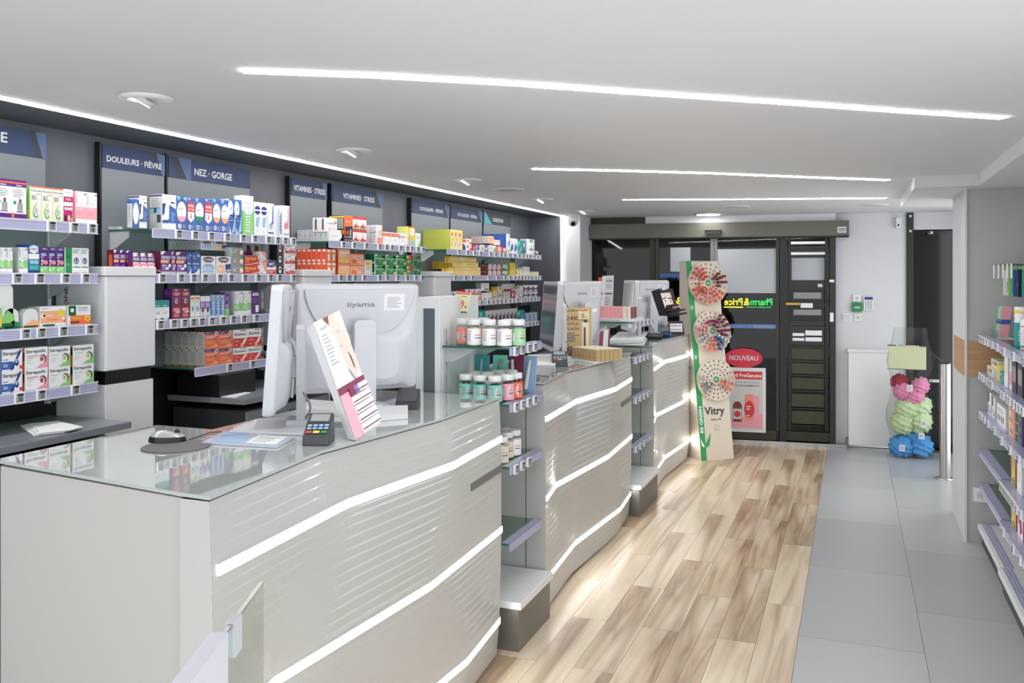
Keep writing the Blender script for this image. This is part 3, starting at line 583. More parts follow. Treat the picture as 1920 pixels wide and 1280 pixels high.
# ------------------------------------------------------------------ cartons
DES = {  # name: (base, side, front print, side print)
 'clarix': ('W', 'LGR', 'r 0 .82 1 1 P;r 0 0 1 .14 P;r 0 .9 1 .94 O;t .5 .86 .4 .04 W Clarix;l .1 .55 .9 .78 4 GR;e .22 .42 .1 .05 G;r .4 .22 .75 .42 GR;r .5 .42 .65 .52 DK;l .3 .16 .9 .22 1 P;p O .02 .04 .16 .04 .16 .16 .02 .16', ''),
 'phytoxil': ('W', 'LG', 'p CR 0 0 1 0 1 .3 0 .9;r 0 .96 1 1 O;t .5 .86 .86 .07 DG Phytoxil;r .5 .76 .95 .8 LO;l .12 .6 .7 .74 3 DG;p LG .75 .6 .8 .62 .35 .4 .2 .25 .3 .12 .6 .08 .85 .14 .5 .14 .3 .25 .45 .4;e .5 .15 .17 .06 G;e .5 .16 .1 .035 W;e .55 .3 .12 .06 PU', 'r 0 0 1 .3 OL;l .2 .4 .8 .9 4 O'),
 'dextro': ('W', 'W', 'r 0 .62 1 .78 MG;t .5 .7 .6 .06 W TOUX;r 0 .02 .95 .5 MG;e .2 .42 .13 .05 W;e .5 .42 .13 .05 W;e .8 .42 .13 .05 W;e .2 .14 .14 .1 K;e .55 .14 .14 .09 SK;e .85 .1 .1 .06 LG;l .1 .88 .9 .94 1 GR', ''),
 'palepink': ('W', 'PK', 'r 0 .2 1 .52 PK;r 0 .16 1 .19 CO;l .05 .44 .8 .49 1 W;e .55 .75 .28 .14 LGR;e .55 .75 .25 .12 W;r .06 .58 .12 .94 GR;r .75 .9 .95 .94 DK;l .05 .27 .7 .36 2 CO', 'r 0 .85 1 .97 PK'),
 'whitegreen': ('W', 'LGR', 'r 0 .2 1 .52 LG;r .2 .45 .5 .6 W;p W .2 .5 .6 .6 1 .5 1 .56 .2 .56;l .05 .24 .7 .42 3 W;r .06 .62 .12 .94 GR;e .6 .78 .26 .12 LGR;e .6 .78 .23 .1 W;r .72 .9 .95 .94 DK;r 0 .2 .3 .22 DK', 'r .3 .1 .6 .14 DK'),
 'bluehex': ('B', 'DB', 'r 0 .5 1 .68 W;p W .1 .75 .5 .68 .9 .75 .9 .92 .5 .98 .1 .92;l .2 .8 .8 .88 2 NB;e .3 .4 .25 .08 LB;e .7 .4 .25 .08 AQ;r 0 .12 1 .3 T;l .1 .16 .9 .26 2 AQ;r 0 0 1 .1 NB', 'l .2 .2 .8 .8 4 LB'),
 'purpleflower': ('P', 'VI', 'p DG 0 1 .3 1 .1 .85 0 .8;r .3 .88 1 .96 VI;l .4 .9 .9 .94 1 W;r .15 .66 .8 .76 LB;l .1 .58 .7 .64 1 W;e .3 .48 .14 .06 LGR;e .7 .42 .28 .08 PK;e .25 .36 .12 .05 PK;e .7 .42 .09 .03 R;r 0 0 1 .28 LG;l .5 .16 .9 .24 2 W;e .25 .15 .12 .05 W', 'r 0 0 1 .28 LG'),
 'greenside': ('G', 'G', 'l .1 .6 .9 .7 2 DG;l .1 .3 .9 .4 2 LG;r 0 0 .12 1 W', ''),
 'whitedrop': ('W', 'LGR', 'l .1 .78 .9 .95 3 G;e .5 .5 .3 .13 NB;e .5 .5 .2 .09 W;p NB .5 .64 .38 .5 .5 .42 .62 .5;r .1 .24 .9 .28 G;l .2 .04 .9 .09 1 O', ''),
 'orangelemon': ('W', 'LGR', 'r .02 .2 .98 .78 LO;e .8 .66 .14 .18 Y;e .12 .56 .08 .12 W;e .15 .56 .04 .07 K;l .25 .5 .6 .62 2 W;l .05 .88 .4 .94 1 GR;e .88 .4 .05 .07 W;e .93 .26 .05 .07 O;r .1 .05 .55 .14 DG;l .25 .3 .8 .4 1 O', ''),
 'oropolis': ('W', 'W', 'r .05 .5 .36 .98 DG;e .2 .76 .08 .1 W;t .66 .86 .42 .1 DK Oropolis;r .12 .06 1 .5 O;p W .36 .5 .6 .52 1 .56 1 .5;e .85 .34 .14 .14 Y;e .86 .33 .06 .07 O;l .15 .3 .65 .44 3 Y;r .12 .14 .5 .2 K;l .45 .7 .95 .78 1 GR', ''),
 'greenginger': ('LG', 'DG', 'r 0 0 1 .2 DG;t .45 .7 .5 .14 DG GORGE;e .85 .4 .12 .3 Y;l .1 .3 .6 .5 2 DG', ''),
 'strep_b': ('W', 'LGR', 't .47 .8 .86 .22 K Strepsils;r 0 .1 .6 .45 B;l .05 .5 .4 .58 1 NB;e .7 .38 .15 .22 W;e .72 .38 .1 .16 NB;p NB .85 .95 .97 .95 .5 .05 .4 .05;e .7 .45 .07 .1 LB;r .86 .08 .97 .24 R;l .05 .2 .4 .36 2 W', 'r .88 0 1 1 B;l .1 .1 .8 .9 6 GR'),
 'strep_r': ('W', 'LGR', 't .47 .8 .84 .2 K Strepsils;l .08 .56 .6 .64 1 R;l .08 .22 .35 .5 4 LGR;p PK 1 .7 1 0 .5 0 .7 .2 .85 .3;e .76 .42 .16 .22 DK;e .72 .38 .13 .2 W;e .72 .42 .08 .12 R;l .08 .5 .4 .54 1 DK', 'r .8 0 1 1 O;r .88 .4 1 .8 K;l .1 .1 .7 .9 6 GR'),
 'strep_g': ('W', 'LGR', 't .47 .8 .84 .2 K Strepsils;l .08 .56 .6 .64 1 LG;l .08 .22 .35 .5 4 LGR;p LG 1 .7 1 0 .45 0 .7 .2 .85 .3;e .76 .42 .16 .22 DK;e .72 .38 .13 .2 W;e .72 .42 .08 .12 OL', 'r .8 0 1 1 O;r .7 .5 1 .9 K;l .1 .1 .7 .9 6 GR'),
 'respimer': ('W', 'LGR', 't .5 .9 .75 .06 LGR RESPIMER;r .6 .76 .9 .8 P;p NB 0 .74 .35 .74 .15 .45 0 .4;p B .5 .72 1 .6 1 .2 0 .2 0 .26 .5 .3;e .3 .5 .14 .24 W;l .62 .24 .95 .52 6 LB;t .5 .1 .6 .03 LGR Physiologique;r 0 .2 .4 .24 NB', 'r .0 .94 1 .98 P;l .1 .65 .9 .9 5 GR;r 0 .46 .9 .62 LB;r .0 .6 .8 .62 K;r .35 .48 .55 .6 DG;r .6 .2 .9 .42 DK;l .1 .1 .5 .12 1 GR'),
 'bluespray': ('B', 'LGR', 'e .5 .5 .45 .4 LGR;e .5 .5 .4 .36 W', 'r 0 .85 1 1 B;l .2 .2 .7 .8 8 GR'),
 'phys_r': ('B', 'LB', 'e .5 .55 .46 .3 W;p PK .05 .42 .95 .42 .8 .3 .5 .25 .2 .3;l .15 .6 .85 .66 1 GR;p LB 0 1 .4 .98 .2 .86;p LB .6 .96 1 .99 1 .85;e .3 .13 .18 .07 W;e .3 .13 .1 .04 PK;l .55 .06 .95 .2 4 LB', 'l .2 .2 .8 .8 4 B'),
 'phys_g': ('B', 'LB', 'e .5 .6 .46 .28 W;p G .05 .46 .95 .46 .8 .34 .5 .3 .2 .34;l .15 .62 .85 .68 1 GR;p LB 0 1 .4 .98 .2 .86;e .3 .13 .18 .07 W;e .3 .13 .1 .04 DG;l .55 .06 .95 .2 4 LB', 'l .2 .2 .8 .8 4 B'),
 'phys_o': ('B', 'LB', 'e .5 .58 .47 .28 W;p LO .05 .46 .95 .46 .8 .34 .5 .29 .2 .34;l .15 .64 .85 .7 1 GR;p LB 0 1 .4 .98 .2 .86;e .3 .15 .18 .07 W;e .3 .15 .1 .04 O;l .55 .06 .95 .2 4 LB', 'l .2 .2 .8 .8 4 B'),
 'offre': ('B', 'R', 'p W .1 .62 .95 .62 .95 .38 .5 .26 .1 .38;p R .05 .58 1 .58 1 .82 .55 .92 .05 .82;t .52 .76 .75 .08 W OFFRE;t .52 .65 .75 .07 W LOT DE;t .5 .46 .3 .12 R 2;e .35 .13 .18 .07 W;e .35 .13 .1 .04 G;l .6 .06 .95 .2 4 LB;p LB 0 1 .5 .98 .2 .9', ''),
 'sterimar': ('B', 'W', 'e .2 .72 .42 .24 W;r .1 .36 .85 .42 NB;r .1 .5 .85 .56 NB;l .15 .37 .8 .41 1 W;p LB 1 .7 1 .1 .3 0 .7 .3;p W .0 .0 .3 0 .15 .2;l .15 .6 .5 .85 1 LB', ''),
 'greentall': ('W', 'LG', 'r 0 0 1 .62 LG;e .5 .62 .42 .12 LB;e .5 .62 .36 .1 W;r .46 .54 .54 .7 LB;l .2 .08 .9 .5 6 W;l .1 .8 .9 .9 2 LGR', 'r 0 .62 1 1 W'),
 'whitehex': ('W', 'LGR', 'p NB .1 .68 .5 .62 .9 .68 .9 .84 .5 .9 .1 .84;r .05 .74 .95 .78 W;p LB .3 .55 .9 .58 .6 .25 .2 .3;r .05 .0 .95 .03 NB;l .2 .1 .8 .2 2 LGR', ''),
 'whiteblue': ('W', 'LB', 'e .5 .5 .4 .3 LGR;e .4 .6 .35 .3 W;p B .1 .3 .9 .4 .9 .95 .8 .95 .7 .45;e .6 .32 .15 .07 LB;r .1 .1 .9 .14 NB', ''),
 'tubes': ('W', 'LGR', 'r .45 .0 .6 .9 LB;r .2 .05 .35 .85 LGR;r .75 .1 .85 .8 NB;l .6 .2 .75 .7 5 GR', ''),
 'pinkred': ('W', 'W', 'p PK .1 .25 .9 .3 .9 .6 .6 .5 .3 .5;l .2 .3 .8 .45 3 R;r .7 .3 .9 .95 PK;r .1 .1 .9 .14 GR', ''),
 'fervex': ('P', 'MR', 'p W 0 .98 .5 1 .2 .84 0 .84;t .5 .72 .84 .14 W FERVEX;p LO .0 .62 .85 .62 .7 .48 0 .48;p VI .1 .45 .7 .4 .8 .2 .1 .15;r .45 .2 .75 .3 W;r 0 0 1 .12 LGR;l .1 .34 .6 .42 2 W;r .72 .3 .95 .45 W;p VI .7 .55 1 .9 1 .7', 'r 0 .1 1 .2 PK'),
 'fervex_s': ('P', 'MR', 'p W 0 .98 .5 1 .2 .88 0 .88;t .5 .72 .86 .16 W FERVEX;p LO .0 .6 .85 .6 .7 .48 0 .48;e .5 .25 .4 .16 VI;l .25 .16 .75 .34 4 MR;r 0 0 1 .06 LG', 'r .3 .3 .8 .8 O'),
 'fervex_p': ('PK', 'MR', 'p W 0 .98 .6 1 .4 .8 0 .8;p P .6 1 1 1 1 .65;r 0 .55 1 .82 P;t .45 .7 .84 .14 W FERVEX;r 0 .5 .7 .56 W;l .15 .1 .8 .4 4 W', 'r 0 .6 1 1 P'),
 'bluebox': ('DB', 'NB', 'p B 1 .1 1 .6 .3 .3;e .25 .82 .1 .04 Y;l .2 .7 .6 .75 1 W;r .1 .46 .8 .5 LY;l .15 .2 .7 .4 3 LB;e .75 .85 .16 .07 LB;p W 0 0 .9 .03 .9 .3 .5 .1', 'r .1 .46 .9 .5 LY'),
 'acti_b': ('W', 'LGR', 'e .5 .82 .36 .14 K;e .5 .815 .32 .11 DK;t .5 .82 .52 .12 W Actifed;r .25 .66 .75 .7 R;p LB .1 .12 .92 .12 .92 .44 .7 .58 .3 .58 .1 .44;l .3 .5 .7 .55 1 GR;r .18 .2 .28 .42 W;l .35 .2 .8 .4 3 W;e .85 .25 .05 .06 W', 'l .1 .5 .6 .8 2 GR'),
 'acti_o': ('W', 'LGR', 'e .5 .82 .36 .14 K;e .5 .815 .32 .11 DK;t .5 .82 .52 .12 W Actifed;r .25 .66 .75 .7 R;p LO .08 .1 .6 .1 .5 .52 .08 .5;p NB .66 .12 .97 .12 .97 .6 .6 .55;r .18 .18 .26 .42 W;e .75 .22 .05 .07 W;e .88 .24 .05 .07 W;l .3 .2 .55 .4 3 W', 'l .1 .5 .6 .8 2 GR'),
 'greyorange': ('GR', 'LGR', 'r .75 0 1 1 T;e .78 .5 .2 .38 O;e .78 .5 .14 .28 W;r .1 .4 .25 .6 LY;l .1 .7 .6 .8 1 W', ''),
 'rhin': ('R', 'DG', 't .42 .66 .72 .3 Y RhinAdvil;l .1 .3 .4 .45 1 W;p W 0 .05 .5 .1 1 .3 1 .22 .5 .04 0 0;r .9 .6 1 1 W;p O 0 .2 .5 .25 1 .4 1 .35', ''),
 'purpletop': ('P', 'P', 'e .5 .5 .3 .4 VI;l .1 .2 .9 .5 1 W', ''),
 'bluered12': ('NB', 'R', 'r 0 0 1 .3 W;t .55 .55 .6 .3 W 12;e .5 .9 .08 .08 R;p NB .1 .15 .9 .15 .5 .25', ''),
 'palehand': ('W', 'W', 'p PK .1 .95 .5 .7 .7 .3 1 .1 1 1;p LO .2 .8 .6 .55 .9 .1 1 .4 .6 .9;p R .7 .95 1 1 1 .8;l .1 .05 .6 .2 2 GR', ''),
 'bmt': ('W', 'R', 'p NB 0 .55 .1 .98 1 1 .95 .6 .5 .5;t .5 .72 .6 .22 W BMT;r .05 .05 .95 .34 R;l .15 .12 .85 .28 2 W;e .5 .95 .08 .04 R', ''),
 'brownbottle': ('LGR', 'LGR', 'p BR .4 0 1 0 1 .9 .5 .95;r .5 .2 .9 .8 BR;l .05 .2 .3 .8 5 GR', 'l .1 .2 .9 .8 5 GR'),
 'redbottle': ('LGR', 'LGR', 'p R .3 0 1 0 .9 1 .6 1;l .4 .1 .9 .3 1 W', ''),
 'blacksq': ('K', 'K', 'r .3 .2 .7 .8 W;e .5 .55 .12 .15 K;r 0 0 1 .06 BR;r 0 .94 1 1 BR', ''),
 'redwave': ('W', 'W', 'p R .08 .08 .98 .08 .98 .38 .6 .42 .3 .3 .08 .42;l .25 .7 .85 .85 1 GR;p R .0 .45 .2 .5 .1 .6;p O .5 .5 1 .62 1 .56 .5 .44;l .3 .15 .9 .28 2 PK;r .5 .9 .9 .97 PK', ''),
 'tealwhite': ('W', 'T', 'r 0 .66 1 1 T;l .1 .7 .8 .78 1 W;p LB .3 .3 .6 .5 .6 .3;r 0 .04 .2 .1 K;r .75 .04 .98 .1 K;l .1 .3 .5 .42 2 LGR', ''),
 'maroon': ('MR', 'P', 'e .5 .8 .16 .1 W;e .5 .8 .1 .06 MR;r .15 .35 .85 .5 CO;r .15 .08 .8 .2 R;l .2 .1 .8 .3 3 PK;r .4 .3 .9 .34 W;r 0 .9 1 1 P;l .1 .93 .9 .97 1 PK', 'l .2 .2 .8 .8 3 VI'),
 'maroonw': ('MR', 'MG', 'r 0 .55 1 .7 W;r .5 .1 .95 .45 P;l .1 .2 .9 .4 2 PK', ''),
 'greendrop': ('W', 'LG', 'r 0 0 .06 1 LG;r .1 .84 .9 .92 O;l .1 .7 .9 .8 2 LG;e .5 .42 .24 .14 LB;e .5 .42 .15 .1 W;p NB .5 .55 .38 .4 .5 .32 .62 .4;l .2 .04 .9 .09 1 O', ''),
 'lilacface': ('W', 'VI', 'r 0 .4 1 .75 VI;l .1 .5 .9 .7 3 W;e .5 .25 .24 .14 SK;e .5 .34 .22 .09 K;r .2 0 .8 .12 LB', ''),
 'bluetube': ('LB', 'B', 'e .5 .9 .38 .07 DK;e .5 .9 .3 .04 W;r .3 .1 .7 .8 LB;l .3 .3 .7 .7 3 W;r 0 0 1 .06 W;r .1 .1 .3 .75 B', ''),
 'purplegreen': ('VI', 'P', 'p LG 0 0 1 0 1 .35 0 .3;r .1 .85 .9 .95 P;e .4 .6 .25 .08 P;l .2 .4 .8 .5 2 W', ''),
 'purplebox': ('P', 'MR', 'r .1 .8 .9 .92 LGR;l .1 .5 .9 .7 3 VI;r .5 .1 .9 .4 W', ''),
 'dolior': ('O', 'CR', 'e .35 .93 .45 .08 NB;l .1 .9 .6 .96 1 W;e .82 .85 .12 .12 W;e .82 .85 .07 .07 B;l .06 .62 .8 .76 2 W;r .55 .55 .8 .6 B;l .1 .28 .9 .5 3 LO;p LO .2 .06 .95 .1 .8 .3 .6 .2;l .1 .08 .5 .12 1 W', 'r .08 .08 .92 .95 LGR;l .12 .2 .88 .9 9 GR;r .1 .02 .5 .08 OL;r .6 .02 .8 .08 BR'),
 'exomuc': ('W', 'LGR', 't .5 .76 .8 .18 K Exomuc;r .5 .92 .9 .97 R;p R 0 .55 1 .5 1 0 0 0;l .1 .3 .5 .45 2 PK;p W .55 .15 .7 .12 .95 .45 .8 .5;p LO .5 0 .7 0 .7 .2 .5 .25;l .1 .1 .4 .2 1 W', 'l .1 .2 .9 .9 6 GR'),
 'whitegrey': ('W', 'LGR', 'p LB 0 .9 .2 1 0 1;e .6 .5 .5 .42 W;t .55 .45 .6 .12 LGR SERELIS;p NB .8 0 1 0 1 .3', 'r .4 .1 .45 .9 GR;e .5 .5 .1 .05 DK'),
 'sorpre': ('W', 'W', 't .45 .6 .8 .14 GR SORPRE;r .1 .2 .9 .28 PK;e .85 .7 .08 .12 O;l .1 .35 .9 .42 1 PK', 'r .35 .2 .6 .9 DK;e .5 .15 .2 .05 O'),
 'fiveg': ('O', 'K', 'p K 0 0 1 0 1 .62 .1 .58;t .38 .36 .5 .14 O 5G;t .5 .2 .8 .06 W energie;l .15 .7 .9 .85 1 LO;e .2 .08 .05 .03 W;e .5 .08 .05 .03 W;e .8 .08 .05 .03 W;r .7 .25 .8 .5 W', 'r .1 .5 .9 .9 GR;r 0 .92 1 .98 Y;r 0 .3 1 .45 O'),
 'redwhite': ('W', 'PK', 'r 0 .78 1 1 R;r .05 .6 .7 .64 LY;p R .05 .2 .4 .4 .6 .3 .95 .25 .9 .15 .1 .12;r 0 0 1 .1 LG;l .2 .05 .9 .1 1 DG;p CO .4 .4 .5 .6 .6 .35', ''),
 'orangewhite': ('W', 'W', 'r 0 0 1 .35 CO;r .85 .35 1 1 O;l .1 .4 .7 .9 4 LGR;e .5 .6 .3 .15 LGR', 'r .2 .1 .4 .9 LGR;l .5 .1 .9 .9 8 GR;r .1 .6 .9 .62 BR'),
 'whiteorange': ('W', 'W', 'r 0 .68 1 .92 O;t .5 .8 .5 .1 W Arkor;r 0 .92 1 1 W;l .1 .3 .6 .5 2 LGR;e .85 .1 .06 .05 GR', ''),
 'whitered': ('W', 'W', 'l .2 .6 .9 .8 2 R;r 0 .55 .1 .8 R;l .3 .3 .9 .45 1 PK;r .8 .05 .9 .15 R', ''),
 'yellowblue': ('Y', 'YG', 'e .6 .75 .3 .2 W;l .4 .7 .8 .8 2 GR;r .1 .4 .5 .5 LB;r .1 .05 .9 .3 LB;r 0 .95 1 1 O', 'l .1 .9 .9 .96 1 OL'),
 'greenleaf': ('W', 'LG', 'p LG 1 .5 .5 .1 .6 0 1 0;l .3 .6 .8 .8 2 GR', ''),
 'orangered': ('O', 'OR', 'e .5 .85 .4 .1 W;p Y .7 .5 1 .9 1 .8 .7 .4;l .2 .3 .8 .7 3 LO;r .3 .1 .7 .6 W', 'r .3 .82 .8 .96 W;r .25 .05 .75 .2 W;r 0 0 .06 1 LO'),
 'orangeyel': ('LO', 'O', 'r .1 .72 .9 .8 W;l .1 .5 .9 .65 2 W;e .3 .25 .15 .14 Y;e .7 .22 .15 .14 Y;r .0 .0 1 .1 O', 'r 0 0 1 1 OR'),
 'lightorange': ('LO', 'O', 'r .35 .6 .9 .75 W;r .4 .64 .85 .7 MR;p O .1 .1 .5 .1 .4 .45 .1 .5;r 0 .9 1 1 O;r .85 .3 1 .6 CO;l .5 .2 .9 .35 2 W', ''),
 'greywhite': ('LGR', 'W', 'p Y .1 .85 .9 .85 .9 .65 .5 .55 .1 .65;l .2 .7 .8 .8 1 BR;e .5 .45 .05 .03 K;l .2 .1 .8 .3 3 W;r 0 0 .1 1 W', 'r 0 0 .3 1 W'),
 'berocca': ('G', 'DG', 'r 0 0 .06 1 W;t .5 .6 .7 .14 W Beroca;p LG .5 .6 .9 .95 .6 .7 .95 .65;p LG .5 .55 .8 .2 .6 .4 .4 .1;e .88 .2 .14 .14 LO;l .2 .15 .6 .3 2 DG;e .15 .9 .1 .08 W;r .6 .58 .68 .62 R', 'r 0 .1 1 .3 W'),
 'berocca_r': ('G', 'DG', 'p R .3 1 1 1 1 .4;p W .85 .0 1 0 1 .4 .95 .1;r .1 .3 .6 .5 LO;e .2 .8 .25 .14 Y;l .1 .1 .6 .2 1 LG', ''),
 'darkgreen': ('DG', 'DG', 'r 0 0 .05 1 W;t .5 .6 .8 .14 W Activ;p LG .1 .45 .8 .35 .9 .55 .5 .4;e .6 .2 .2 .1 G;e .3 .85 .12 .06 LG', ''),
 'yellowgreen': ('LY', 'OL', 'p R .1 .95 .4 .8 .7 .95 .5 .65 .3 .65;p LO .1 .2 .6 .55 .5 .2;l .2 .5 .8 .6 1 PK;r .6 0 1 .45 W;r .85 0 1 1 Y', 'l .6 .6 .9 .64 1 YG;r .02 .33 .98 .335 YG;r .02 .66 .98 .665 YG'),
 'smallblue': ('W', 'R', 'p NB 0 0 .9 .1 .7 .5 0 .7;r 0 .85 1 1 R', ''),
 'smallorange': ('W', 'LO', 'e .3 .6 .2 .2 GR;p O .5 .1 1 .1 1 .5 .6 .4;l .2 .75 .9 .9 1 O', ''),
 'rb': ('R', 'R', 'e .6 .5 .38 .36 NB;e .6 .5 .25 .25 LB', ''), 'bw': ('W', 'R', 'p B .1 .2 .9 .2 .7 .8 .3 .8;r 0 .85 1 1 R', ''), 'tw': ('W', 'GR', 'e .5 .5 .3 .3 LG;l .2 .1 .8 .3 1 T', ''),
 'bo': ('B', 'O', 'r .2 .3 .8 .6 W;r 0 0 .2 1 O', ''), 'gg': ('W', 'LGR', 'l .1 .4 .7 .8 3 GR;r .75 .1 .95 .6 G;r 0 0 1 .12 T', ''), 'ow': ('O', 'LO', 'r .3 .2 1 .8 LGR;l .35 .3 .9 .7 3 GR', ''),
 'greystripe': ('LO', 'LGR', 'l .1 .5 .9 .7 1 O;r 0 .85 1 1 LO', 'r .1 .1 .75 .9 LGR;r .75 0 .9 1 LO;r .2 .1 .3 .9 GR'),
 'redslant': ('R', 'R', 'r .3 .3 .9 .8 W;l .35 .4 .8 .7 2 PK', ''), 'bigblue': ('W', 'DB', 'p B .4 .3 1 .5 .9 .8;l .2 .85 .8 .95 1 NB;r .3 .05 .8 .2 LG', 'r .02 .5 .98 .51 B;r .5 .02 .51 .98 B'),
 'bluewhite': ('W', 'LB', 'p B .1 .1 .9 .3 .8 .7 .3 .5;e .5 .8 .35 .12 W;l .2 .78 .8 .84 1 NB;p LB .2 .4 .6 .6 .2 .6', ''),
 'tealpink': ('T', 'MG', 'r .7 0 .8 1 PK;e .3 .7 .2 .1 W;p NB 0 .3 .5 .4 .5 .2 0 .1;l .1 .5 .6 .6 2 W', ''), 'tealbig': ('T', 'AQ', 'r 0 .6 .4 .9 AQ;p LB .3 .2 .8 .3 .8 .6;l .1 .1 .8 .2 1 W', ''),
 'whitegreensq': ('W', 'LGR', 'r .35 .65 .8 .95 G;l .4 .7 .75 .9 2 LG;p LGR .2 .1 .7 .3 .9 .1;r .8 0 1 1 LGR', ''),
 'longyellow': ('LY', 'Y', 'r 0 .2 1 .34 CO;r 0 .5 .8 .58 Y;l .1 .62 .9 .8 1 O;r 0 .85 1 1 Y', 'r .3 .1 .5 .9 O'),
 'olivestick': ('Y', 'OL', 'l .1 .3 .9 .6 1 BR', 'r .15 .1 .4 .9 OL;r .6 .1 .75 .9 BR'),
 'greyred': ('GR', 'R', 'e .45 .5 .4 .42 LGR;p R .6 0 1 0 1 1 .8 1 .9 .5;p Y .85 .3 1 .3 1 .6;l .2 .4 .7 .6 2 GR', 'r 0 .4 1 1 DK;l .1 .5 .9 .9 3 LGR'),
 'greygreen': ('GR', 'G', 'e .5 .55 .42 .38 LGR;p G .0 .0 .9 .0 .6 .3 .1 .4;r .9 .2 1 .8 G', ''),
 'yellowsm': ('Y', 'OL', 'l .2 .3 .8 .6 2 OL', ''), 'magentaw': ('W', 'MG', 'p MG .1 .6 .6 .9 .9 .3 .5 .1;e .3 .3 .15 .15 W', ''), 'yelwhite': ('LY', 'W', 'r .1 .1 .8 .6 W;r .2 .2 .6 .5 Y;l .1 .7 .9 .9 2 GR', ''),
 'plainwhite': ('W', 'LGR', 'l .2 .5 .8 .8 3 GR;r .1 .1 .9 .2 LY', ''), 'redgrid': ('W', 'R', 'r .05 .1 .95 .5 R;l .1 .2 .9 .4 1 W;p R .3 .6 1 .95 .8 .6', ''),
 'maroonwhite': ('W', 'LGR', 'p MR .3 .05 .9 .15 .9 .3 .4 .25;l .1 .5 .9 .85 4 LGR;l .3 .1 .8 .2 1 W', ''), 'greyyel': ('LGR', 'Y', 'r .1 .6 .9 .7 Y;r .1 .2 .9 .4 GR;e .5 .85 .2 .08 O', ''),
 'orangeteal': ('LO', 'T', 'r .5 .1 1 .9 AQ;l .1 .3 .5 .7 3 W', ''), 'magentabar': ('MG', 'MG', 't .5 .5 .5 .1 W X;p W .3 .2 .7 .3 .5 .8;r 0 .9 1 1 W', ''),
 'purplewing': ('W', 'W', 'p P .0 .1 .5 .4 1 .1 1 .8 .5 .5 0 .9;p O .7 .2 1 .3 .8 .5;r 0 .0 1 .1 NB', ''), 'blister': ('LGR', 'GR', 'r .1 .1 .9 .7 GR;r .25 .2 .6 .6 MR;r .6 .3 .8 .8 NB', ''),
 'whitebig': ('W', 'LGR', 'l .1 .3 .9 .7 4 LGR', ''),
}
CM = {}
def carton_mesh(des, w, h, d):
    key = (des, round(w, 3), round(h, 3), round(d, 3))
    if key in CM: return CM[key]
    base, side, fr, sp = DES[des]; b = MB(); wm, sm_ = pm(base), pm(side)
    vs = [(x, y, z) for x in (-d, 0) for y in (0, w) for z in (0, h)]
    b.add(vs, [(0, 1, 3, 2), (4, 6, 7, 5)], wm); b.add(vs, [(0, 4, 5, 1), (2, 3, 7, 6)], sm_); b.add(vs, [(0, 2, 6, 4), (1, 5, 7, 3)], pm('W') if base in ('W', 'LGR', 'LY') else wm)
    b.els(fr, (0, 0, 0), (0, 1, 0), (0, 0, 1), (1, 0, 0), w, h)
    if sp: b.els(sp, (-d, 0, 0), (1, 0, 0), (0, 0, 1), (0, -1, 0), d, h)
    CM[key] = b.mesh('medicine_box'); return CM[key]
NB_ = {'n': 0}
ordw = lambda i: ORD[i] if i < len(ORD) else '%dth' % (i + 1)
def row(place, z0, items, X=-3.012):
    cnt = {}
    seq = []
    for it in items:
        desc, des, px0, px1, n, tops = it[:6]; d = it[6] if len(it) > 6 else .07; nd = it[7] if len(it) > 7 else 1; xo = it[8] if len(it) > 8 else 0
        Xp = X - xo
        ya, yb = atX(px0, 520, Xp).y, atX(px1, 520, Xp).y; w = (yb - ya) / n; zc = z0 if not (len(it) > 9) else it[9]
        pxm = (px0 + px1) / 2
        for ti, tp in enumerate(tops):
            zt = atX(pxm, tp, Xp).z; h = zt - zc
            for i in range(n):
                for k in range(nd): seq.append((desc, des, w, h, d, ti, len(tops), ya + i * w, zc, Xp - k * (d + .0006), k, nd, i))
            zc = zt + .0005
    seq.sort(key=lambda s: s[7])
    for desc, des, w, h, d, ti, nt, y, z, x, k, nd, i in seq:
        key = (desc, ti, k if nd > 1 else 0); cnt[key] = cnt.get(key, 0) + 1
    used = {}
    for desc, des, w, h, d, ti, nt, y, z, x, k, nd, i in seq:
        key = (desc, ti, k if nd > 1 else 0); u = used.get(key, 0); used[key] = u + 1
        lab = desc
        if cnt[key] > 1: lab += ', ' + ordw(u)
        if nt > 1: lab += ', ' + ['bottom', 'middle', 'top'][ti if nt == 3 else (0 if ti == 0 else 2)] + ' layer'
        if nd > 1: lab += ', ' + (['front', 'second', 'third', 'fourth', 'fifth', 'sixth', 'seventh', 'eighth', 'ninth', 'tenth', 'last'][k]) + ' deep'
        lab += ', ' + place
        if len(lab.split()) > 16: print('LONG', len(lab.split()), lab)
        inst(carton_mesh(des, w - .0012, h, d), 'medicine_box', None, (x, y + .0006, z), label=lab, cat='medicine box', group='medicine boxes on the left wall shelves'); NB_['n'] += 1
row('nearest bay top shelf', RZ[0], [
    ('tall white purple syrup box', 'clarix', -9, 49.5, 2, [336]), ('white green leaf syrup box', 'phytoxil', 56, 118.5, 3, [351], .06), ('white magenta cough box', 'dextro', 119, 136.5, 1, [355]), ('white and pale pink box', 'palepink', 142, 182, 2, [360], .06)])
row('nearest bay second shelf', RZ[1], [
    ('white and light green box', 'whitegreen', 0, 24, 2, [464], .06), ('single white light green box', 'whitegreen', 35, 52.5, 1, [463.5], .09), ('blue box with white shield', 'bluehex', 53, 73.5, 1, [458]), ('purple flower box', 'purpleflower', 74, 119.5, 3, [463]),
    ('green box', 'greenside', 120.5, 134.5, 1, [464]), ('white box with blue drop', 'whitedrop', 135, 166.5, 2, [465])])
row('nearest bay third shelf', RZ[2], [
    ('white orange lemon box', 'orangelemon', 74.5, 124, 1, [574]), ('white green orange propolis box', 'oropolis', 126, 170, 1, [572]), ('green box', 'greenginger', -12, 4, 1, [577])])
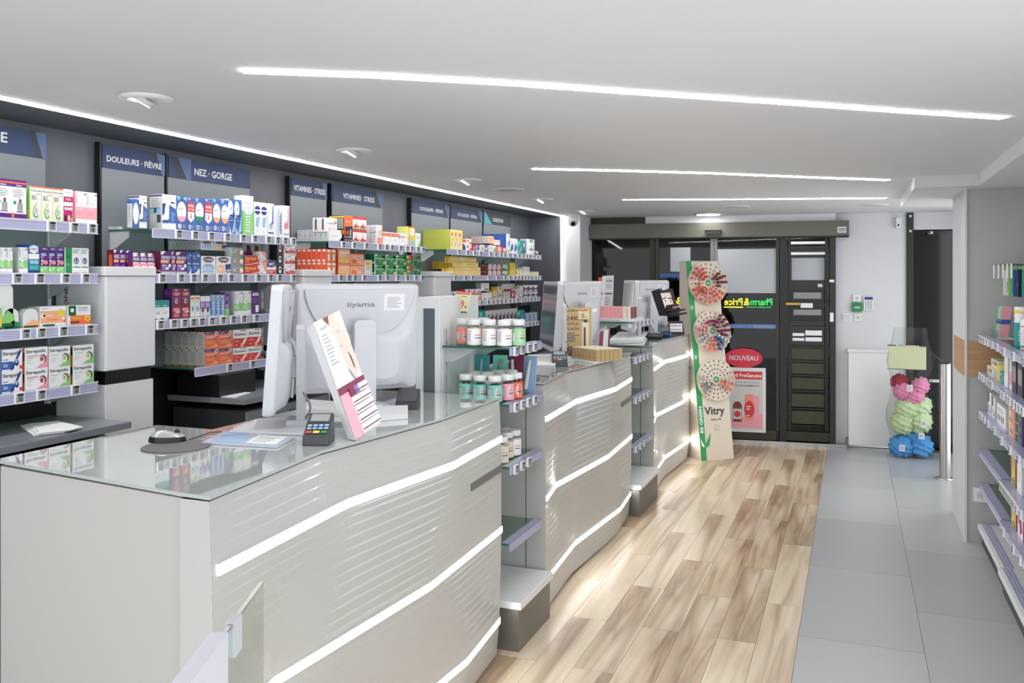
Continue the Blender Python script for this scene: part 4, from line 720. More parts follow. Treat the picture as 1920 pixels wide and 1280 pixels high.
row('nearest bay lowest shelf', RZ[3], [
    ('white and blue lozenge box', 'strep_b', 3, 42, 1, [696, 655], .055), ('white and red lozenge box', 'strep_r', 46, 90, 1, [690, 651], .055), ('white and green lozenge box', 'strep_g', 91, 132, 1, [687, 649], .055), ('last white green lozenge box', 'strep_g', 136, 176, 1, [682, 646.5], .055)])
row('second bay top shelf', RZ[0], [
    ('grey blue spray box behind', 'bluespray', 248, 261, 1, [374], .03, 1, .0), ('white spray box, side grey', 'respimer', 283.0 - 22, 283.5 - 8, 1, [367], .06), ('large white nasal spray box', 'respimer', 304, 330, 1, [365], .075),
    ('blue nasal spray box, pink band', 'phys_r', 330.5, 350, 1, [368]), ('red offer spray box', 'offre', 350.5, 365, 1, [371]), ('blue nasal spray box, green band', 'phys_g', 365.5, 382.5, 1, [372]), ('second red offer spray box', 'offre', 383, 398, 1, [373.5]),
    ('blue nasal spray box, orange band', 'phys_o', 398.5, 429, 2, [374]), ('blue sea water spray box', 'sterimar', 429.5, 453, 2, [374]), ('tall white and green box', 'greentall', 456, 475, 1, [367], .06), ('white box with navy hexagon', 'whitehex', 476.5, 501, 2, [379.5]),
    ('white box with blue swoosh', 'whiteblue', 501.5, 513.5, 1, [381.5]), ('white tube box', 'tubes', 514, 530, 1, [386]), ('white and pink box', 'pinkred', 530.5, 543, 1, [385.5])])
row('second bay second shelf', RZ[1], [
    ('small purple cold remedy box', 'fervex_s', 213, 248, 3, [468.5], .04, 1, .05), ('pink cold remedy box', 'fervex_p', 249, 290.5, 3, [474], .03), ('large purple cold remedy box', 'fervex', 301, 321, 1, [470.5]), ('narrow purple cold remedy box', 'fervex', 321.5, 329, 1, [471]),
    ('last purple cold remedy box', 'fervex', 330, 350, 1, [472]), ('slim dark blue box', 'bluebox', 350.5, 359, 1, [472.5]), ('dark blue box', 'bluebox', 359.5, 375.5, 1, [473]),
    ('white blue flu tablet box', 'acti_b', 377, 404, 1, [480], .04), ('white orange flu tablet box', 'acti_o', 405, 433, 1, [480.5], .04),
    ('raised white blue tablet box', 'acti_b', 376, 400, 1, [451.5], .026, 9, .045, 1.89), ('raised white orange tablet box', 'acti_o', 401, 424, 1, [452], .04, 1, .045, 1.89),
    ('grey teal tablet box', 'greyorange', 436, 457, 1, [498, 481.5, 464], .05), ('red cold spray box', 'rhin', 458, 486, 1, [496.5, 478.5], .06), ('purple topped box', 'purpletop', 445, 481, 4, [471.5], .04, 1, .075), ('pale hand box', 'palehand', 487, 499.5, 1, [487, 471.5], .05),
    ('white blue box in front', 'bmt', 500, 518, 1, [487.5], .03), ('brown bottle box', 'brownbottle', 455, 499, 3, [456], .04, 1, .12), ('red bottle box', 'redbottle', 503, 515, 1, [456], .04, 1, .06),
    ('black square box', 'blacksq', 519, 531, 1, [496, 476, 457], .05), ('white red wave box', 'redwave', 533, 553.5, 1, [496, 476.5, 457.5], .05)])
row('second bay third shelf', RZ[2], [
    ('white teal box', 'tealwhite', 290.5, 317.5, 2, [563], .05), ('maroon box', 'maroon', 322, 356, 2, [556, 541], .055), ('white green drop box', 'greendrop', 356.5, 375, 2, [554]), ('white lilac face box', 'lilacface', 375.5, 394, 2, [555]),
    ('light blue tube box', 'bluetube', 394.5, 421, 3, [552.5]), ('purple green box', 'purplegreen', 421.5, 430, 1, [549]), ('white light green box', 'whitegreen', 439, 471, 2, [545.5], .09), ('purple box', 'purplebox', 471.5, 486, 1, [545.5])])
row('second bay lowest shelf', RZ[3], [
    ('orange painkiller box', 'dolior', 384, 410, 1, [654.5, 621.5], .047, 6), ('inner orange painkiller box', 'dolior', 410.5, 436, 1, [653, 620]), ('white red sachet box', 'exomuc', 437, 490, 2, [650, 617], .06)])
row('third bay top shelf', RZ[0], [
    ('plain white grey box', 'whitegrey', 616.5, 639, 1, [430.5], .038, 6), ('white box with grey lettering', 'sorpre', 612, 632, 1, [408.5], .05, 2, .01, 2.033), ('black and orange energy box', 'fiveg', 645, 661, 1, [404.5], .055, 2), ('white red cream box', 'redwhite', 661.5, 687, 2, [430, 406.5], .08),
    ('white orange striped box', 'orangewhite', 707, 717.5, 1, [422], .07, 2), ('white box with orange top', 'whiteorange', 718, 748, 3, [435.5], .06), ('white box with red mark', 'whitered', 748.5, 764, 1, [437], .05), ('tall yellow box', 'yellowblue', 765, 778, 1, [425], .09), ('white green leaf box', 'greenleaf', 778.5, 788.5, 1, [437], .05)])
row('third bay second shelf', RZ[1], [
    ('red orange vitamin box', 'orangered', 612, 630, 2, [491.5, 467], .036, 6), ('orange yellow box', 'orangeyel', 634, 656.5, 1, [496, 467], .1), ('light orange box', 'lightorange', 657, 682, 1, [496.5, 475.5]), ('grey white box with yellow shield', 'greywhite', 683, 698, 1, [487]),
    ('green effervescent box', 'berocca', 702, 761.5, 3, [497, 477.5]), ('green box with red corner', 'berocca_r', 762, 773, 1, [498, 478]), ('dark green box', 'darkgreen', 774.5, 788.5, 1, [498, 480])])
row('farthest bay top shelf', RZ[0], [
    ('yellow green box', 'yellowgreen', 845, 858.5, 2, [430.5], .045, 6), ('yellow box with red mark', 'yellowgreen', 859, 867, 1, [432]), ('small white blue box', 'smallblue', 867.5, 873.5, 1, [450.5]), ('small white orange box', 'smallorange', 874, 884, 1, [458, 447.5]),
    ('small red blue box', 'rb', 885, 892, 1, [458]), ('small blue white box', 'bw', 892.5, 900, 1, [458.5]), ('small teal white box', 'tw', 900.5, 908, 1, [459]), ('small blue orange box', 'bo', 908.5, 914, 1, [459]), ('small grey green box', 'gg', 917, 929, 1, [460]), ('small orange grey box', 'ow', 929.5, 940, 1, [461]),
    ('raised orange grey box', 'greystripe', 917, 926, 1, [442.5], .03, 6, .06, 2.06), ('raised white red box', 'whitered', 927, 940, 1, [450], .05, 1, .06, 2.05), ('tilted red box', 'redslant', 941, 948.5, 1, [463]), ('large blue box', 'bigblue', 949, 955.5, 1, [438.5], .06, 4),
    ('white blue box', 'bluewhite', 956, 970, 2, [447]), ('teal blue box', 'tealbig', 970.5, 980, 1, [450]), ('teal pink box', 'tealpink', 980.5, 987, 1, [451]), ('white box with green square', 'whitegreensq', 987.5, 1002, 1, [465, 448.5]), ('small white red box', 'smallblue', 1003, 1009, 1, [470])])
row('farthest bay second shelf', RZ[1], [
    ('short yellow white box', 'longyellow', 846.5, 852, 1, [503], .09), ('long yellow white box', 'longyellow', 853, 901, 2, [509.5, 500.5], .05), ('raised long yellow box', 'longyellow', 849, 897, 2, [491], .028, 7, .055, 1.82), ('upper long yellow box', 'longyellow', 844, 893, 2, [481.5], .05, 1, .06, 1.872),
    ('grey red box', 'greyred', 915, 940, 3, [506.5, 494.5], .09), ('grey green box', 'greygreen', 941, 953, 1, [507, 495]), ('yellow box', 'yellowsm', 956, 966, 1, [505.5, 492.5]), ('white magenta box', 'magentaw', 966.5, 969, 1, [505]), ('yellow white box', 'yelwhite', 969.5, 979, 1, [503.5]), ('plain white box', 'plainwhite', 980, 993, 2, [500]), ('small pale box', 'yelwhite', 995, 1010, 2, [509])])
row('farthest bay third shelf', RZ[2], [
    ('white blue box', 'bluewhite', 846, 868, 3, [557, 546]), ('white red box', 'redgrid', 872, 902, 3, [554, 542]), ('white maroon box', 'maroonwhite', 903, 922, 2, [549]), ('raised white maroon box', 'maroonwhite', 902, 917, 1, [530.5], .05, 1, .05, 1.63), ('grey orange box', 'greyyel', 925, 932, 1, [545]), ('grey yellow box', 'greyyel', 933, 942, 1, [537.5]),
    ('orange teal box', 'orangeteal', 943, 957, 2, [546]), ('magenta box', 'magentabar', 958, 965, 1, [542.5]), ('tall pale box at the back', 'whitebig', 941, 965, 2, [532], .05, 1, .1), ('white orange box', 'smallorange', 967, 973, 1, [542]), ('white green box', 'gg', 974, 980, 1, [538]), ('purple white box', 'purplewing', 981, 1008, 3, [547.5, 534.5])])
row('farthest bay lowest shelf', RZ[3], [
    ('teal box', 'tealbig', 888, 910, 2, [582]), ('grey blister box', 'blister', 910.5, 969, 8, [580.5]), ('large teal box', 'tealbig', 970, 983, 1, [581]), ('blue tube box', 'bluetube', 984, 1007.5, 3, [586])])
# round-topped lozenge dispensers on the nearest bay
for i, (x0, x1, zz, m1) in enumerate(((6, 37, 578, 'G'), (41, 74, 578, 'LO'), (-6, 27, 531, 'LG'))):
    Xp = -3.015; a, c = atX(x0, 520, Xp).y, atX(x1, 520, Xp).y; L = c - a; z0 = RZ[2] if i < 2 else 1.652; h = atX((x0 + x1) / 2, zz, Xp).z - z0
    t = thing('lozenge_dispenser', ['rounded white and green lozenge tin, nearest bay third shelf', 'rounded white and orange lozenge tin, nearest bay third shelf', 'green pack with round white top stacked on the nearest bay third shelf'][i], 'lozenge tin', (Xp, a, z0 if i < 2 else RZ[2]), group='rounded lozenge packs')
    hh = h if i < 2 else h + (z0 - RZ[2]); b = MB(); r = L * .42; pts = [(0, L * .06, 0), (0, L * .94, 0)] + [(0, L / 2 + r * math.cos(PI * k / 12), hh - r * .8 + r * .8 * math.sin(PI * k / 12)) for k in range(13)]
    b.extrude([Vector(p) for p in pts], (-.035, 0, 0), M['white']); b.build('tin', t)
    b = MB(); b.els('p %s 0 0 1 0 1 .3 .6 .42 0 .1;r .1 .04 .9 .14 DG' % m1, (.0005, 0, 0), (0, 1, 0), (0, 0, 1), (1, 0, 0), L, hh); b.build('sleeve', t)
print('cartons', NB_['n'])

# ------------------------------------------------------------------ desks behind the counters
for i, (ya, yb, x0, xw, lab) in enumerate(((1.0, 2.81, -2.812, -3.28, 'anthracite back desk under the nearest shelving bay'), (3.515, 4.3, -2.795, -3.28, 'anthracite back desk behind the first monitors'))):
    t = thing('back_desk', lab, 'desk', (x0, ya, 0), group='dark back desks')
    b = MB(); b.box(xw - x0, 0, 0, yb - ya, 1.12, 1.148, M['desk']); b.build('worktop', t, bevel=.002)
    b = MB(); b.box(xw - x0 + .02, -.02, .02, yb - ya - .02, 0, 1.085, M['dark']); b.build('carcass', t)
    for k in range(3):
        l = (yb - ya - .06) / 3; b = MB(); b.box(-.02, -.004, .03 + k * l, .03 + (k + 1) * l - .006, .3, 1.08, M['desk'] if i else mat('desk_drawer', '777D81', .4)); b.build('drawer_front', t)
        b = MB(); b.box(-.004, .012, .03 + k * l + .1, .03 + (k + 1) * l - .1, 1.03, 1.045, M['black']); b.build('handle', t)
pts = [atZ(x, y, 1.149) for x, y in ((38, 800), (95, 795), (142, 806), (120, 812), (62, 818))]
b = MB(); b.extrude([Vector((p.x, p.y, 1.1495)) for p in pts][::-1], (0, 0, .004), M['paper'])
for k in range(3): 
    b.extrude([Vector((p.x + .01 * k, p.y + .008 * k, 1.1535 + .003 * k)) for p in pts][::-1], (0, 0, .002), pm('W'))
b.build('paper_slips', label='crumpled stack of printed slips on the near back desk', cat='papers')
pts = [atZ(x, y, 1.149) for x, y in ((352, 740), (400, 731), (470, 737), (440, 747))]
b = MB(); b.extrude([Vector((p.x, p.y, 1.1495)) for p in pts][::-1], (0, 0, .004), M['paper']); b.build('paper_sheet', label='white sheets lying on the desk behind the side-on monitor', cat='papers')
b = MB(); b.prism([(-3.22, 3.52), (-2.95, 3.52), (-2.95, 3.8), (-3.22, 3.8)], 1.149, 1.26, M['black']); b.build('document_tray', label='black tray against the wall on the second back desk', cat='tray', bevel=.003)

# ------------------------------------------------------------------ monitors
plabel = mat('logo_grey', '77797E', .4)
def mk_monitor():
    P = {}
    W_, H_ = .53, .445; z0 = .075
    b = MB()                                       # local: +y = back of the monitor (seen by the camera), screen faces -y ; x across
    def ring(w, h, r, y, zc, zoff=0):
        pts = []
        for cx, cz, a0 in ((w / 2 - r, h / 2 - r, 0), (-w / 2 + r, h / 2 - r, 90), (-w / 2 + r, -h / 2 + r, 180), (w / 2 - r, -h / 2 + r, 270)):
            for k in range(5): a = math.radians(a0 + k * 22.5); pts.append((cx + r * math.cos(a), y, zc + zoff + cz + r * math.sin(a)))
        return pts
    zc = z0 + H_ / 2
    rings = [ring(W_, H_, .02, -.02, zc), ring(W_, H_, .022, .005, zc), ring(W_ - .012, H_ - .012, .022, .018, zc), ring(W_ - .05, H_ - .21, .03, .021, zc, -.092), ring(W_ - .12, H_ - .24, .06, .048, zc, -.095), ring(W_ - .2, H_ - .3, .05, .056, zc, -.095)]
    vs = [p for r in rings for p in r]; n = 20
    fs = [(j * n + i, (j + 1) * n + i, (j + 1) * n + (i + 1) % n, j * n + (i + 1) % n) for j in range(len(rings) - 1) for i in range(n)]
    b.add(vs, fs, M['plastic'], True); b.add(vs, [tuple(range(n)), tuple(range(5 * n, 6 * n))[::-1]], M['plastic']); P['housing'] = b
    b = MB(); b.box(-W_ / 2 + .022, W_ / 2 - .022, -.0215, -.02, z0 + .03, z0 + H_ - .022, M['screen']); P['screen'] = b
    b = MB()                                       # shield-shaped panel line with curved sides
    cur = [(-W_ / 2 + .03, z0 + H_ - .02)] + [(-W_ / 2 + .03 + .17 * (k / 8) ** 1.6, z0 + H_ - .02 - .19 * math.sin(k / 8 * PI / 2)) for k in range(1, 9)]
    out = cur + [(-x, z) for x, z in cur[::-1]]
    b.extrude([(x, .0185, z) for x, z in out], (0, .012, 0), mat('monitor_panel', 'BFC1C6', .3)); P['back_panel'] = b
    b = MB(); b.text('iiyama', (.0, .0312, z0 + H_ - .085), (-1, 0, 0), (0, 0, 1), .12, .026, plabel); P['logo'] = b
    b = MB(); b.box(-.19, -.1, .0305, .0312, z0 + H_ - .11, z0 + H_ - .04, M['paper']); b.els('l .1 .1 .9 .9 6 GR', (-.105, .0313, z0 + H_ - .105), (-1, 0, 0), (0, 0, 1), (0, 1, 0), .08, .06); P['sticker'] = b
    b = MB(); b.box(-.055, .045, .058, .066, z0 + .04, z0 + .11, mat('port_label', 'C9CFC0', .5)); P['rating_label'] = b
    b = MB()                                       # upright neck
    b.extrude([(-.045, .085, .02), (.045, .085, .02), (.045, .085, .36), (.03, .085, .372), (-.03, .085, .372), (-.045, .085, .36)], (0, .03, 0), M['plastic']); b.box(-.03, .03, .055, .09, .18, .26, M['plastic']); P['neck'] = b
    b = MB(); b.prism([(-.12, -.06), (.12, -.06), (.13, .0), (.11, .15), (-.11, .15), (-.13, 0)], 0, .014, M['plastic']); b.prism([(-.06, .05), (.06, .05), (.06, .14), (-.06, .14)], .014, .03, M['plastic']); P['base'] = b
    b = MB(); pts = [(0.03 + .03 * math.sin(k * .5), .1 + .035 * math.sin(k / 10 * PI), .14 - .013 * k) for k in range(11)]; b.tube([Vector(p) for p in pts], .004, M['grey'], 8); P['cable'] = b
    return {k: (v.mesh(k)) for k, v in P.items()}
MON = mk_monitor()
def monitor(px, py, yaw, lab, tilt=0):
    p = atZ(px, py, CT + .001); t = thing('monitor', lab, 'monitor', p, yaw, group='white counter monitors')
    t.rotation_euler = (0, 0, yaw)
    for k, me in MON.items():
        o = inst(me, k, t)
        if k in ('housing', 'screen', 'back_panel', 'logo', 'sticker', 'rating_label'): o.rotation_euler = (-.07, 0, 0)
        if k in ('housing', 'neck'): 
            bv = o.modifiers.new('b', 'BEVEL'); bv.width = .003; bv.segments = 2; bv.limit_method = 'ANGLE'
    return t
# yaw 0: back faces +y; camera sits towards -y, so turn about 180 + view angle
PA = [(668, 765, PI + .88, 'white monitor seen from behind, nearest counter, maker lettering on its back'), (512, 800, PI + 2.13, 'white monitor seen nearly edge-on at the left of the nearest counter'),
      (1079, 664, PI + 1.25, 'white monitor seen from behind on the middle counter behind gold boxes'), (1028, 676, PI + 2.08, 'white monitor turned sideways on the middle counter, screen edge showing'),
      (1211, 627, PI + .97, 'white monitor seen from behind on the farthest counter'), (1177, 635, PI + 2.0, 'white monitor turned sideways on the farthest counter')]
for px, py, yaw, lab in PA: monitor(px, py, yaw, lab)

# ------------------------------------------------------------------ small things on the first counter
def local(px, py, z=CT): return atZ(px, py, z)
p = local(330, 838); t = thing('mouse_pad', 'round dark grey mouse pad on the nearest counter', 'mouse pad', p)
b = MB(); b.lathe([(.105, 0), (.106, .002), (.104, .004)], (0, 0, 0.0005), mat('pad_rubber', '6A676B', .7), 36); b.build('pad', t)
p = local(314, 830); t = thing('computer_mouse', 'silver and black mouse on the round pad', 'mouse', (p.x, p.y, CT + .005), TH - 1.35)
b = MB(); n = 12; vs = []
for j in range(7):
    for i in range(n):
        a = 2 * PI * i / n; k = 1 - (j / 6) ** 2 * .75; s_ = 1 if j < 6 else .25; vs.append((math.cos(a) * .032 * k * s_, math.sin(a) * .06 * k * s_ + .0, .034 * math.sin(j / 6 * PI / 2) * (1 - .12 * math.sin(a))))
fs = [(j * n + i, j * n + (i + 1) % n, (j + 1) * n + (i + 1) % n, (j + 1) * n + i) for j in range(6) for i in range(n)]
b.add(vs, [f for f in fs[:24]], M['black'], True); b.add(vs, fs[24:], mat('mouse_silver', 'B9BABD', .25, .3), True); b.add(vs, [tuple(range(6 * n, 7 * n))], MATS['mouse_silver'], True); b.build('shell', t)
b = MB(); b.cyl((-.004, .03, .03), (.004, .03, .03), .009, .009, M['black'], 12); b.build('wheel', t)
pc = [local(355, 826), local(395, 812), local(440, 811), local(500, 805), local(560, 800)]
b = MB(); b.tube([Vector((q.x, q.y, CT + .004)) for q in pc], .002, M['keyb'], 6); b.build('mouse_cable', label='thin dark cable running from the mouse to the monitor base', cat='cable')
def sheet(name, lab, cat, px, z, th, m, spec=None):
    q = [atZ(x, y, z) for x, y in px]; b = MB(); b.extrude([Vector((v.x, v.y, z)) for v in q], (0, 0, th), m)
    if spec:
        O = q[0]; U = (q[1] - q[0]); V = (q[3] - q[0]); b.els(spec, (O.x, O.y, z + th), U.normalized(), V.normalized(), (0, 0, 1), U.length, V.length)
    o = b.build(name, label=lab, cat=cat); return o
sheet('brochure', 'blue and white brochure lying in front of the payment terminal', 'brochure', [(378, 832), (520, 840), (552, 822), (420, 811)], CT + .001, .006, mat('brochure_blue', 'C2C8DA', .3), 'p LB .1 .1 .5 .1 .5 .6 .1 .9;r .55 .1 .95 .8 W;l .6 .2 .9 .7 5 GR;p LB .1 .5 .4 .9 .1 .9')
sheet('white_notepad', 'white pad under the side-on monitor base', 'notepad', [(430, 812), (585, 817), (607, 796), (480, 790)], CT + .001, .009, M['paper'])
sheet('paper_stack', 'stack of white papers right of the brush display, nearest counter', 'papers', [(700, 790), (765, 785), (765, 768), (700, 770)], CT + .001, .02, M['paper'])
sheet('white_notepad', 'white pad behind the first payment terminal', 'notepad', [(560, 775), (640, 780), (650, 762), (580, 757)], CT + .001, .02, M['white'])
def terminal(px0, px1, py, lab, back=False, h=.055):
    a, c = local(px0, py), local(px1, py); w_ = (c - a).length; ang = math.atan2(c.y - a.y, c.x - a.x); dd = w_ * 1.1
    t = thing('payment_terminal', lab, 'payment terminal', a, ang, group='card terminals on the counters')
    b = MB(); z1, z2 = h * .45, h * 1.25
    b.add([(0, 0, 0), (w_, 0, 0), (w_, dd, 0), (0, dd, 0), (0.002, .002, z1), (w_ - .002, .002, z1), (w_ * .97, dd, z2), (w_ * .03, dd, z2)], [(3, 2, 1, 0), (4, 5, 6, 7), (0, 1, 5, 4), (1, 2, 6, 5), (2, 3, 7, 6), (3, 0, 4, 7)], M['keyb']); b.build('body', t, bevel=.004)
    b = MB(); U = Vector((1, 0, 0)); V = Vector((0, dd, z2 - z1)).normalized(); N = U.cross(V)
    sl = math.hypot(dd, z2 - z1); O = Vector((.002, .002, z1 + .0015))
    keys = ';'.join('r %.2f %.2f %.2f %.2f LB' % (.1 + .22 * i, .24 + .12 * j, .26 + .22 * i, .32 + .12 * j) for i in range(4) for j in range(2)) + ';r .1 .06 .32 .16 R;r .38 .06 .62 .16 Y;r .68 .06 .9 .16 G'
    b.els(('r .08 .55 .92 .94 DK;r .14 .6 .86 .9 GR;' if not back else 'r .08 .1 .92 .9 DK;') + (keys if not back else ''), O, U, V, N, w_ - .004, sl); b.build('keypad', t)
    return t
terminal(566, 617, 836, 'black payment terminal with coloured keys on the nearest counter', h=.075)
t = terminal(740, 784, 768, 'dark payment terminal seen from behind on the nearest counter', True, .06)
terminal(1035, 1065, 687, 'black payment terminal with coloured keys on the middle counter', h=.07)

# brush/nail tester display on counter 1
bl, br = local(665, 827), local(718, 806)
t = thing('tester_display', 'tall leaning white and pink cosmetics box with rows of shades, nearest counter', 'display box', (bl.x, bl.y, CT))
def q3(px, py, d): return atD(px, py, d)
d0 = (bl.xy.dot(Vector((-SN, CS))))
b = MB(); FLc, FRc, TLc, TRc = q3(665, 825, d0), q3(713, 793, d0 + .10), q3(587, 606, d0 + .12), q3(641, 600, d0 + .22); o0 = Vector((bl.x, bl.y, CT))
FLc.z = max(FLc.z, CT + .002); 
front = [FLc, FRc, TRc, TLc]; nrm = (FRc - FLc).cross(TLc - FLc).normalized(); 
back = [v - nrm * .045 for v in front]
for v in back[:2]: v.z = max(v.z, CT + .002)
vs = [v - o0 for v in front + back]; b.add(vs, [(0, 1, 2, 3), (4, 7, 6, 5), (0, 4, 5, 1), (1, 5, 6, 2), (2, 6, 7, 3), (3, 7, 4, 0)], M['white']); b.build('box', t)
U = (FRc - FLc); V = (TLc - FLc)
b = MB(); b.els('p SK .35 1 .95 1 1 .5 .75 .42 .5 .6;p CR .75 1 1 1 1 .7;p BR .35 1 .55 1 .45 .9 .42 .8;p GR .5 .86 .56 .87 .56 .855 .5 .845;p GR .66 .85 .74 .85 .74 .835 .66 .835;p CO .58 .72 .63 .73 .68 .72 .63 .705;p LGR .7 .78 .74 .77 .7 .66;p BR .78 .66 .84 .6 .84 .5 .8 .52;p W 0 .42 .6 .42 .5 .9 .3 1 0 1;t .25 .93 .3 .03 DK LaCabine;l .1 .6 .4 .88 9 GR;p PK 0 0 .35 .0 .35 .40 0 .40;p MR 0 .36 1 .36 1 .42 0 .42',
              FLc - o0 + nrm * .0015, U.normalized(), V.normalized(), nrm, U.length, V.length); b.build('printed_front', t)
for r in range(5):
    for c_ in range(4):
        cc = FLc + U * (.42 + c_ * .16) + V * (.045 + r * .075); b = MB(); u_, v_ = U.normalized() * .0115, V.normalized() * .0135
        col = [pm('MR'), pm('VI'), pm('W'), pm('W')][c_] if r == 4 else pm('W'); e = [cc - u_ - v_ - o0, cc + u_ - v_ - o0, cc + u_ + v_ - o0, cc - u_ + v_ - o0]
        b.extrude(e, nrm * .012, col); b.extrude([p_ + nrm * .012 * 1.02 + V.normalized() * .006 for p_ in [e[0], e[1], e[1] + v_ * .3, e[0] + v_ * .3]], nrm * .001, pm('MR')); b.build('shade_pack', t)

# niche units between counters
def Yp(px, Y): return atY(px, 520, Y).x
def niche(y0, y1, lab, tags):
    xb, xf = -1.86, -1.5
    t = thing('shelf_niche', lab, 'shelving', (0, y0, 0), group='shelf niches between the counters'); L = y1 - y0
    b = MB(); b.box(xb - .13, xb, 0, L, 0, 1.655, M['white']); b.build('back_cabinet', t, bevel=.003)
    b = MB(); b.box(xb - .085, xb - .025, -.004, 0, 1.0, 1.60, mat('smoked_panel', '5F6A70', .15)); b.box(xb - .09, xb - .02, -.002, .001, .995, 1.605, M['white']); b.build('dark_strip', t)
    for yy in (.05, L - .03):
        b = MB(); b.box(xb, xb + .012, yy - .01, yy + .01, .22, 1.5, M['opal'])
        for k in range(14): b.box(xb + .012, xb + .0124, yy - .002, yy + .002, .3 + k * .085, .34 + k * .085, M['black'])
        b.build('upright', t)
    b = MB(); b.box(xb, xf + .06, 0, L, .20, .235, M['white']); b.build('base_shelf', t, bevel=.002)
    b = MB(); b.box(xb, xf + .045, 0.01, L - .01, 0, .198, mat('kick_grey', '77756F', .4, .3)); b.build('plinth', t)
    for z, tg in zip((1.42, 1.154, .86, .50), tags):
        sh = thing('shelf', None, None); sh.parent = t; sh.location = (0, 0, z)
        b = MB(); b.box(xb + .01, xf - .002, .01, L - .01, -.009, 0, M['g_shelf']); b.box(xb + .01, xf - .002, .0092, .01, -.009, 0, M['g_edge']); b.build('glass_plate', sh)
        b = MB(); b.box(xf - .002, xf, .01, L - .01, -.04, .002, M['rail']); b.box(xf - .04, xf, .01, L - .01, 0.0, .0025, M['rail']); b.build('price_rail', sh)
        for k in range(tg): inst(TAGS[TN[(k * 5 + int(z * 7)) % 9]], 'price_tag', sh, (xf + .002, .07 + k * (L - .12) / 4, -.02))
        for yy in (.05, L - .03):
            b = MB(); b.extrude([(xb + .012, yy - .004, -.009), (xb + .16, yy - .004, -.009), (xb + .15, yy - .004, -.03), (xb + .05, yy - .004, -.08), (xb + .012, yy - .004, -.08)], (0, .008, 0), M['opal']); b.build('bracket', sh)
    return t
niche(3.785, 4.255, 'shelf niche between the nearest and middle counters', (4, 4, 3, 0))
niche(6.25, 6.90, 'shelf niche between the middle and farthest counters', (5, 4, 4, 3))
b = MB(); b.box(-1.6, -1.598, 4.262, 4.268, 0, 1.18, M['black'])
# jars
JM = {}
def jar(col, x, y, z, lab, tw=0, h=.128, r=.035):
    if col not in JM:
        J = {}
        b = MB(); b.lathe([(r * .92, 0), (r, .004), (r, h * .66), (r * .9, h * .73), (r * .62, h * .78), (r * .62, h * .82)], (0, 0, 0), M['g_jar'], 22); J['jar'] = b.mesh('jar')
        b = MB(); b.lathe([(r * 1.012, h * .05), (r * 1.012, h * .66)], (0, 0, 0), pm(col), 22)
        vs = []; n = 10                     # round emblem wrapped on the front
        for k in range(n):
            a = 2 * PI * k / n; th = -.35 + math.cos(a) * .55; zz = h * .36 + math.sin(a) * h * .24; vs.append((math.cos(th) * r * 1.03, math.sin(th) * r * 1.03, zz))
        b.add(vs, [tuple(range(n))], pm('LGR' if col != 'W' else 'W'))
        for (z0_, z1_, a0, a1, cc) in ((h * .30, h * .33, -.7, .15, 'DK'), (h * .40, h * .44, -.7, .1, 'CO'), (h * .2, h * .5, -1.9, -1.3, 'LGR'), (h * .54, h * .57, -2.0, -1.2, 'CO')):
            q = [(math.cos(a0 + (a1 - a0) * i / 4) * r * 1.045, math.sin(a0 + (a1 - a0) * i / 4) * r * 1.045) for i in range(5)]
            b.add([(x_, y_, z0_) for x_, y_ in q] + [(x_, y_, z1_) for x_, y_ in q], [(i, i + 1, i + 6, i + 5) for i in range(4)], pm(cc))
        J['label_sleeve'] = b.mesh('label_sleeve')
        b = MB(); b.lathe([(r * .9, h * .79), (r * .93, h * .80), (r * .93, h * .97), (r * .87, h)], (0, 0, 0), M['white'], 22); J['lid'] = b.mesh('lid')
        b = MB(); b.lathe([(r * .8, .004), (r * .9, .01), (r * .9, h * .6), (r * .5, h * .7)], (0, 0, 0), pm('K' if col in ('AQ', 'PK', 'O') else 'CR'), 14); J['gummies'] = b.mesh('gummies')
        JM[col] = J
    t = thing('supplement_jar', lab, 'jar', (x, y, z), tw, group='supplement jars in the near shelf niche')
    for k, me in JM[col].items(): inst(me, k, t)
jn = {'CO': 'salmon', 'W': 'white', 'MI': 'light green', 'AQ': 'teal', 'PK': 'pink', 'O': 'orange', 'CR': 'beige'}
for i, (px, yy, col) in enumerate(((868, 3.90, 'CO'), (889, 3.845, 'W'), (918, 3.845, 'W'), (946, 3.845, 'W'), (956, 3.93, 'CO'), (972, 3.90, 'MI'), (884, 3.99, 'W'), (906, 3.99, 'CO'))):
    jar(col, Yp(px, yy), yy, 1.4205, '%s labelled jar, %s on upper glass shelf of the near niche' % (jn[col], ['leftmost', 'second from left', 'third from left', 'front centre right', 'behind the right white one', 'rightmost', 'in the back row left', 'in the back row'][i]), -.35)
for i, (px, yy, col) in enumerate(((874, 3.845, 'AQ'), (900, 3.835, 'AQ'), (928, 3.83, 'AQ'), (951, 3.91, 'PK'), (967, 3.99, 'O'), (890, 3.98, 'AQ'), (915, 3.98, 'W'), (935, 4.07, 'W'), (958, 4.1, 'CR'))):
    jar(col, Yp(px, yy), yy, 1.1545, '%s labelled jar, %s on second glass shelf of the near niche' % (jn[col], ['leftmost', 'second from left', 'third from left', 'right of the teal ones', 'rightmost', 'behind the first teal', 'behind the second teal', 'far back', 'back right'][i]), -.35)
for i, (px, yy, col) in enumerate(((940, 3.87, 'CR'), (950, 3.99, 'CR'), (964, 4.06, 'W'), (945, 4.1, 'W'))):
    jar(col, Yp(px, yy), yy, .8605, '%s labelled jar, %s on third glass shelf of the near niche' % (jn[col], ['front', 'behind the front one', 'rightmost', 'far back'][i]), -.35)
# bag hanging in niche back: toothbrush-like blisters behind the jars

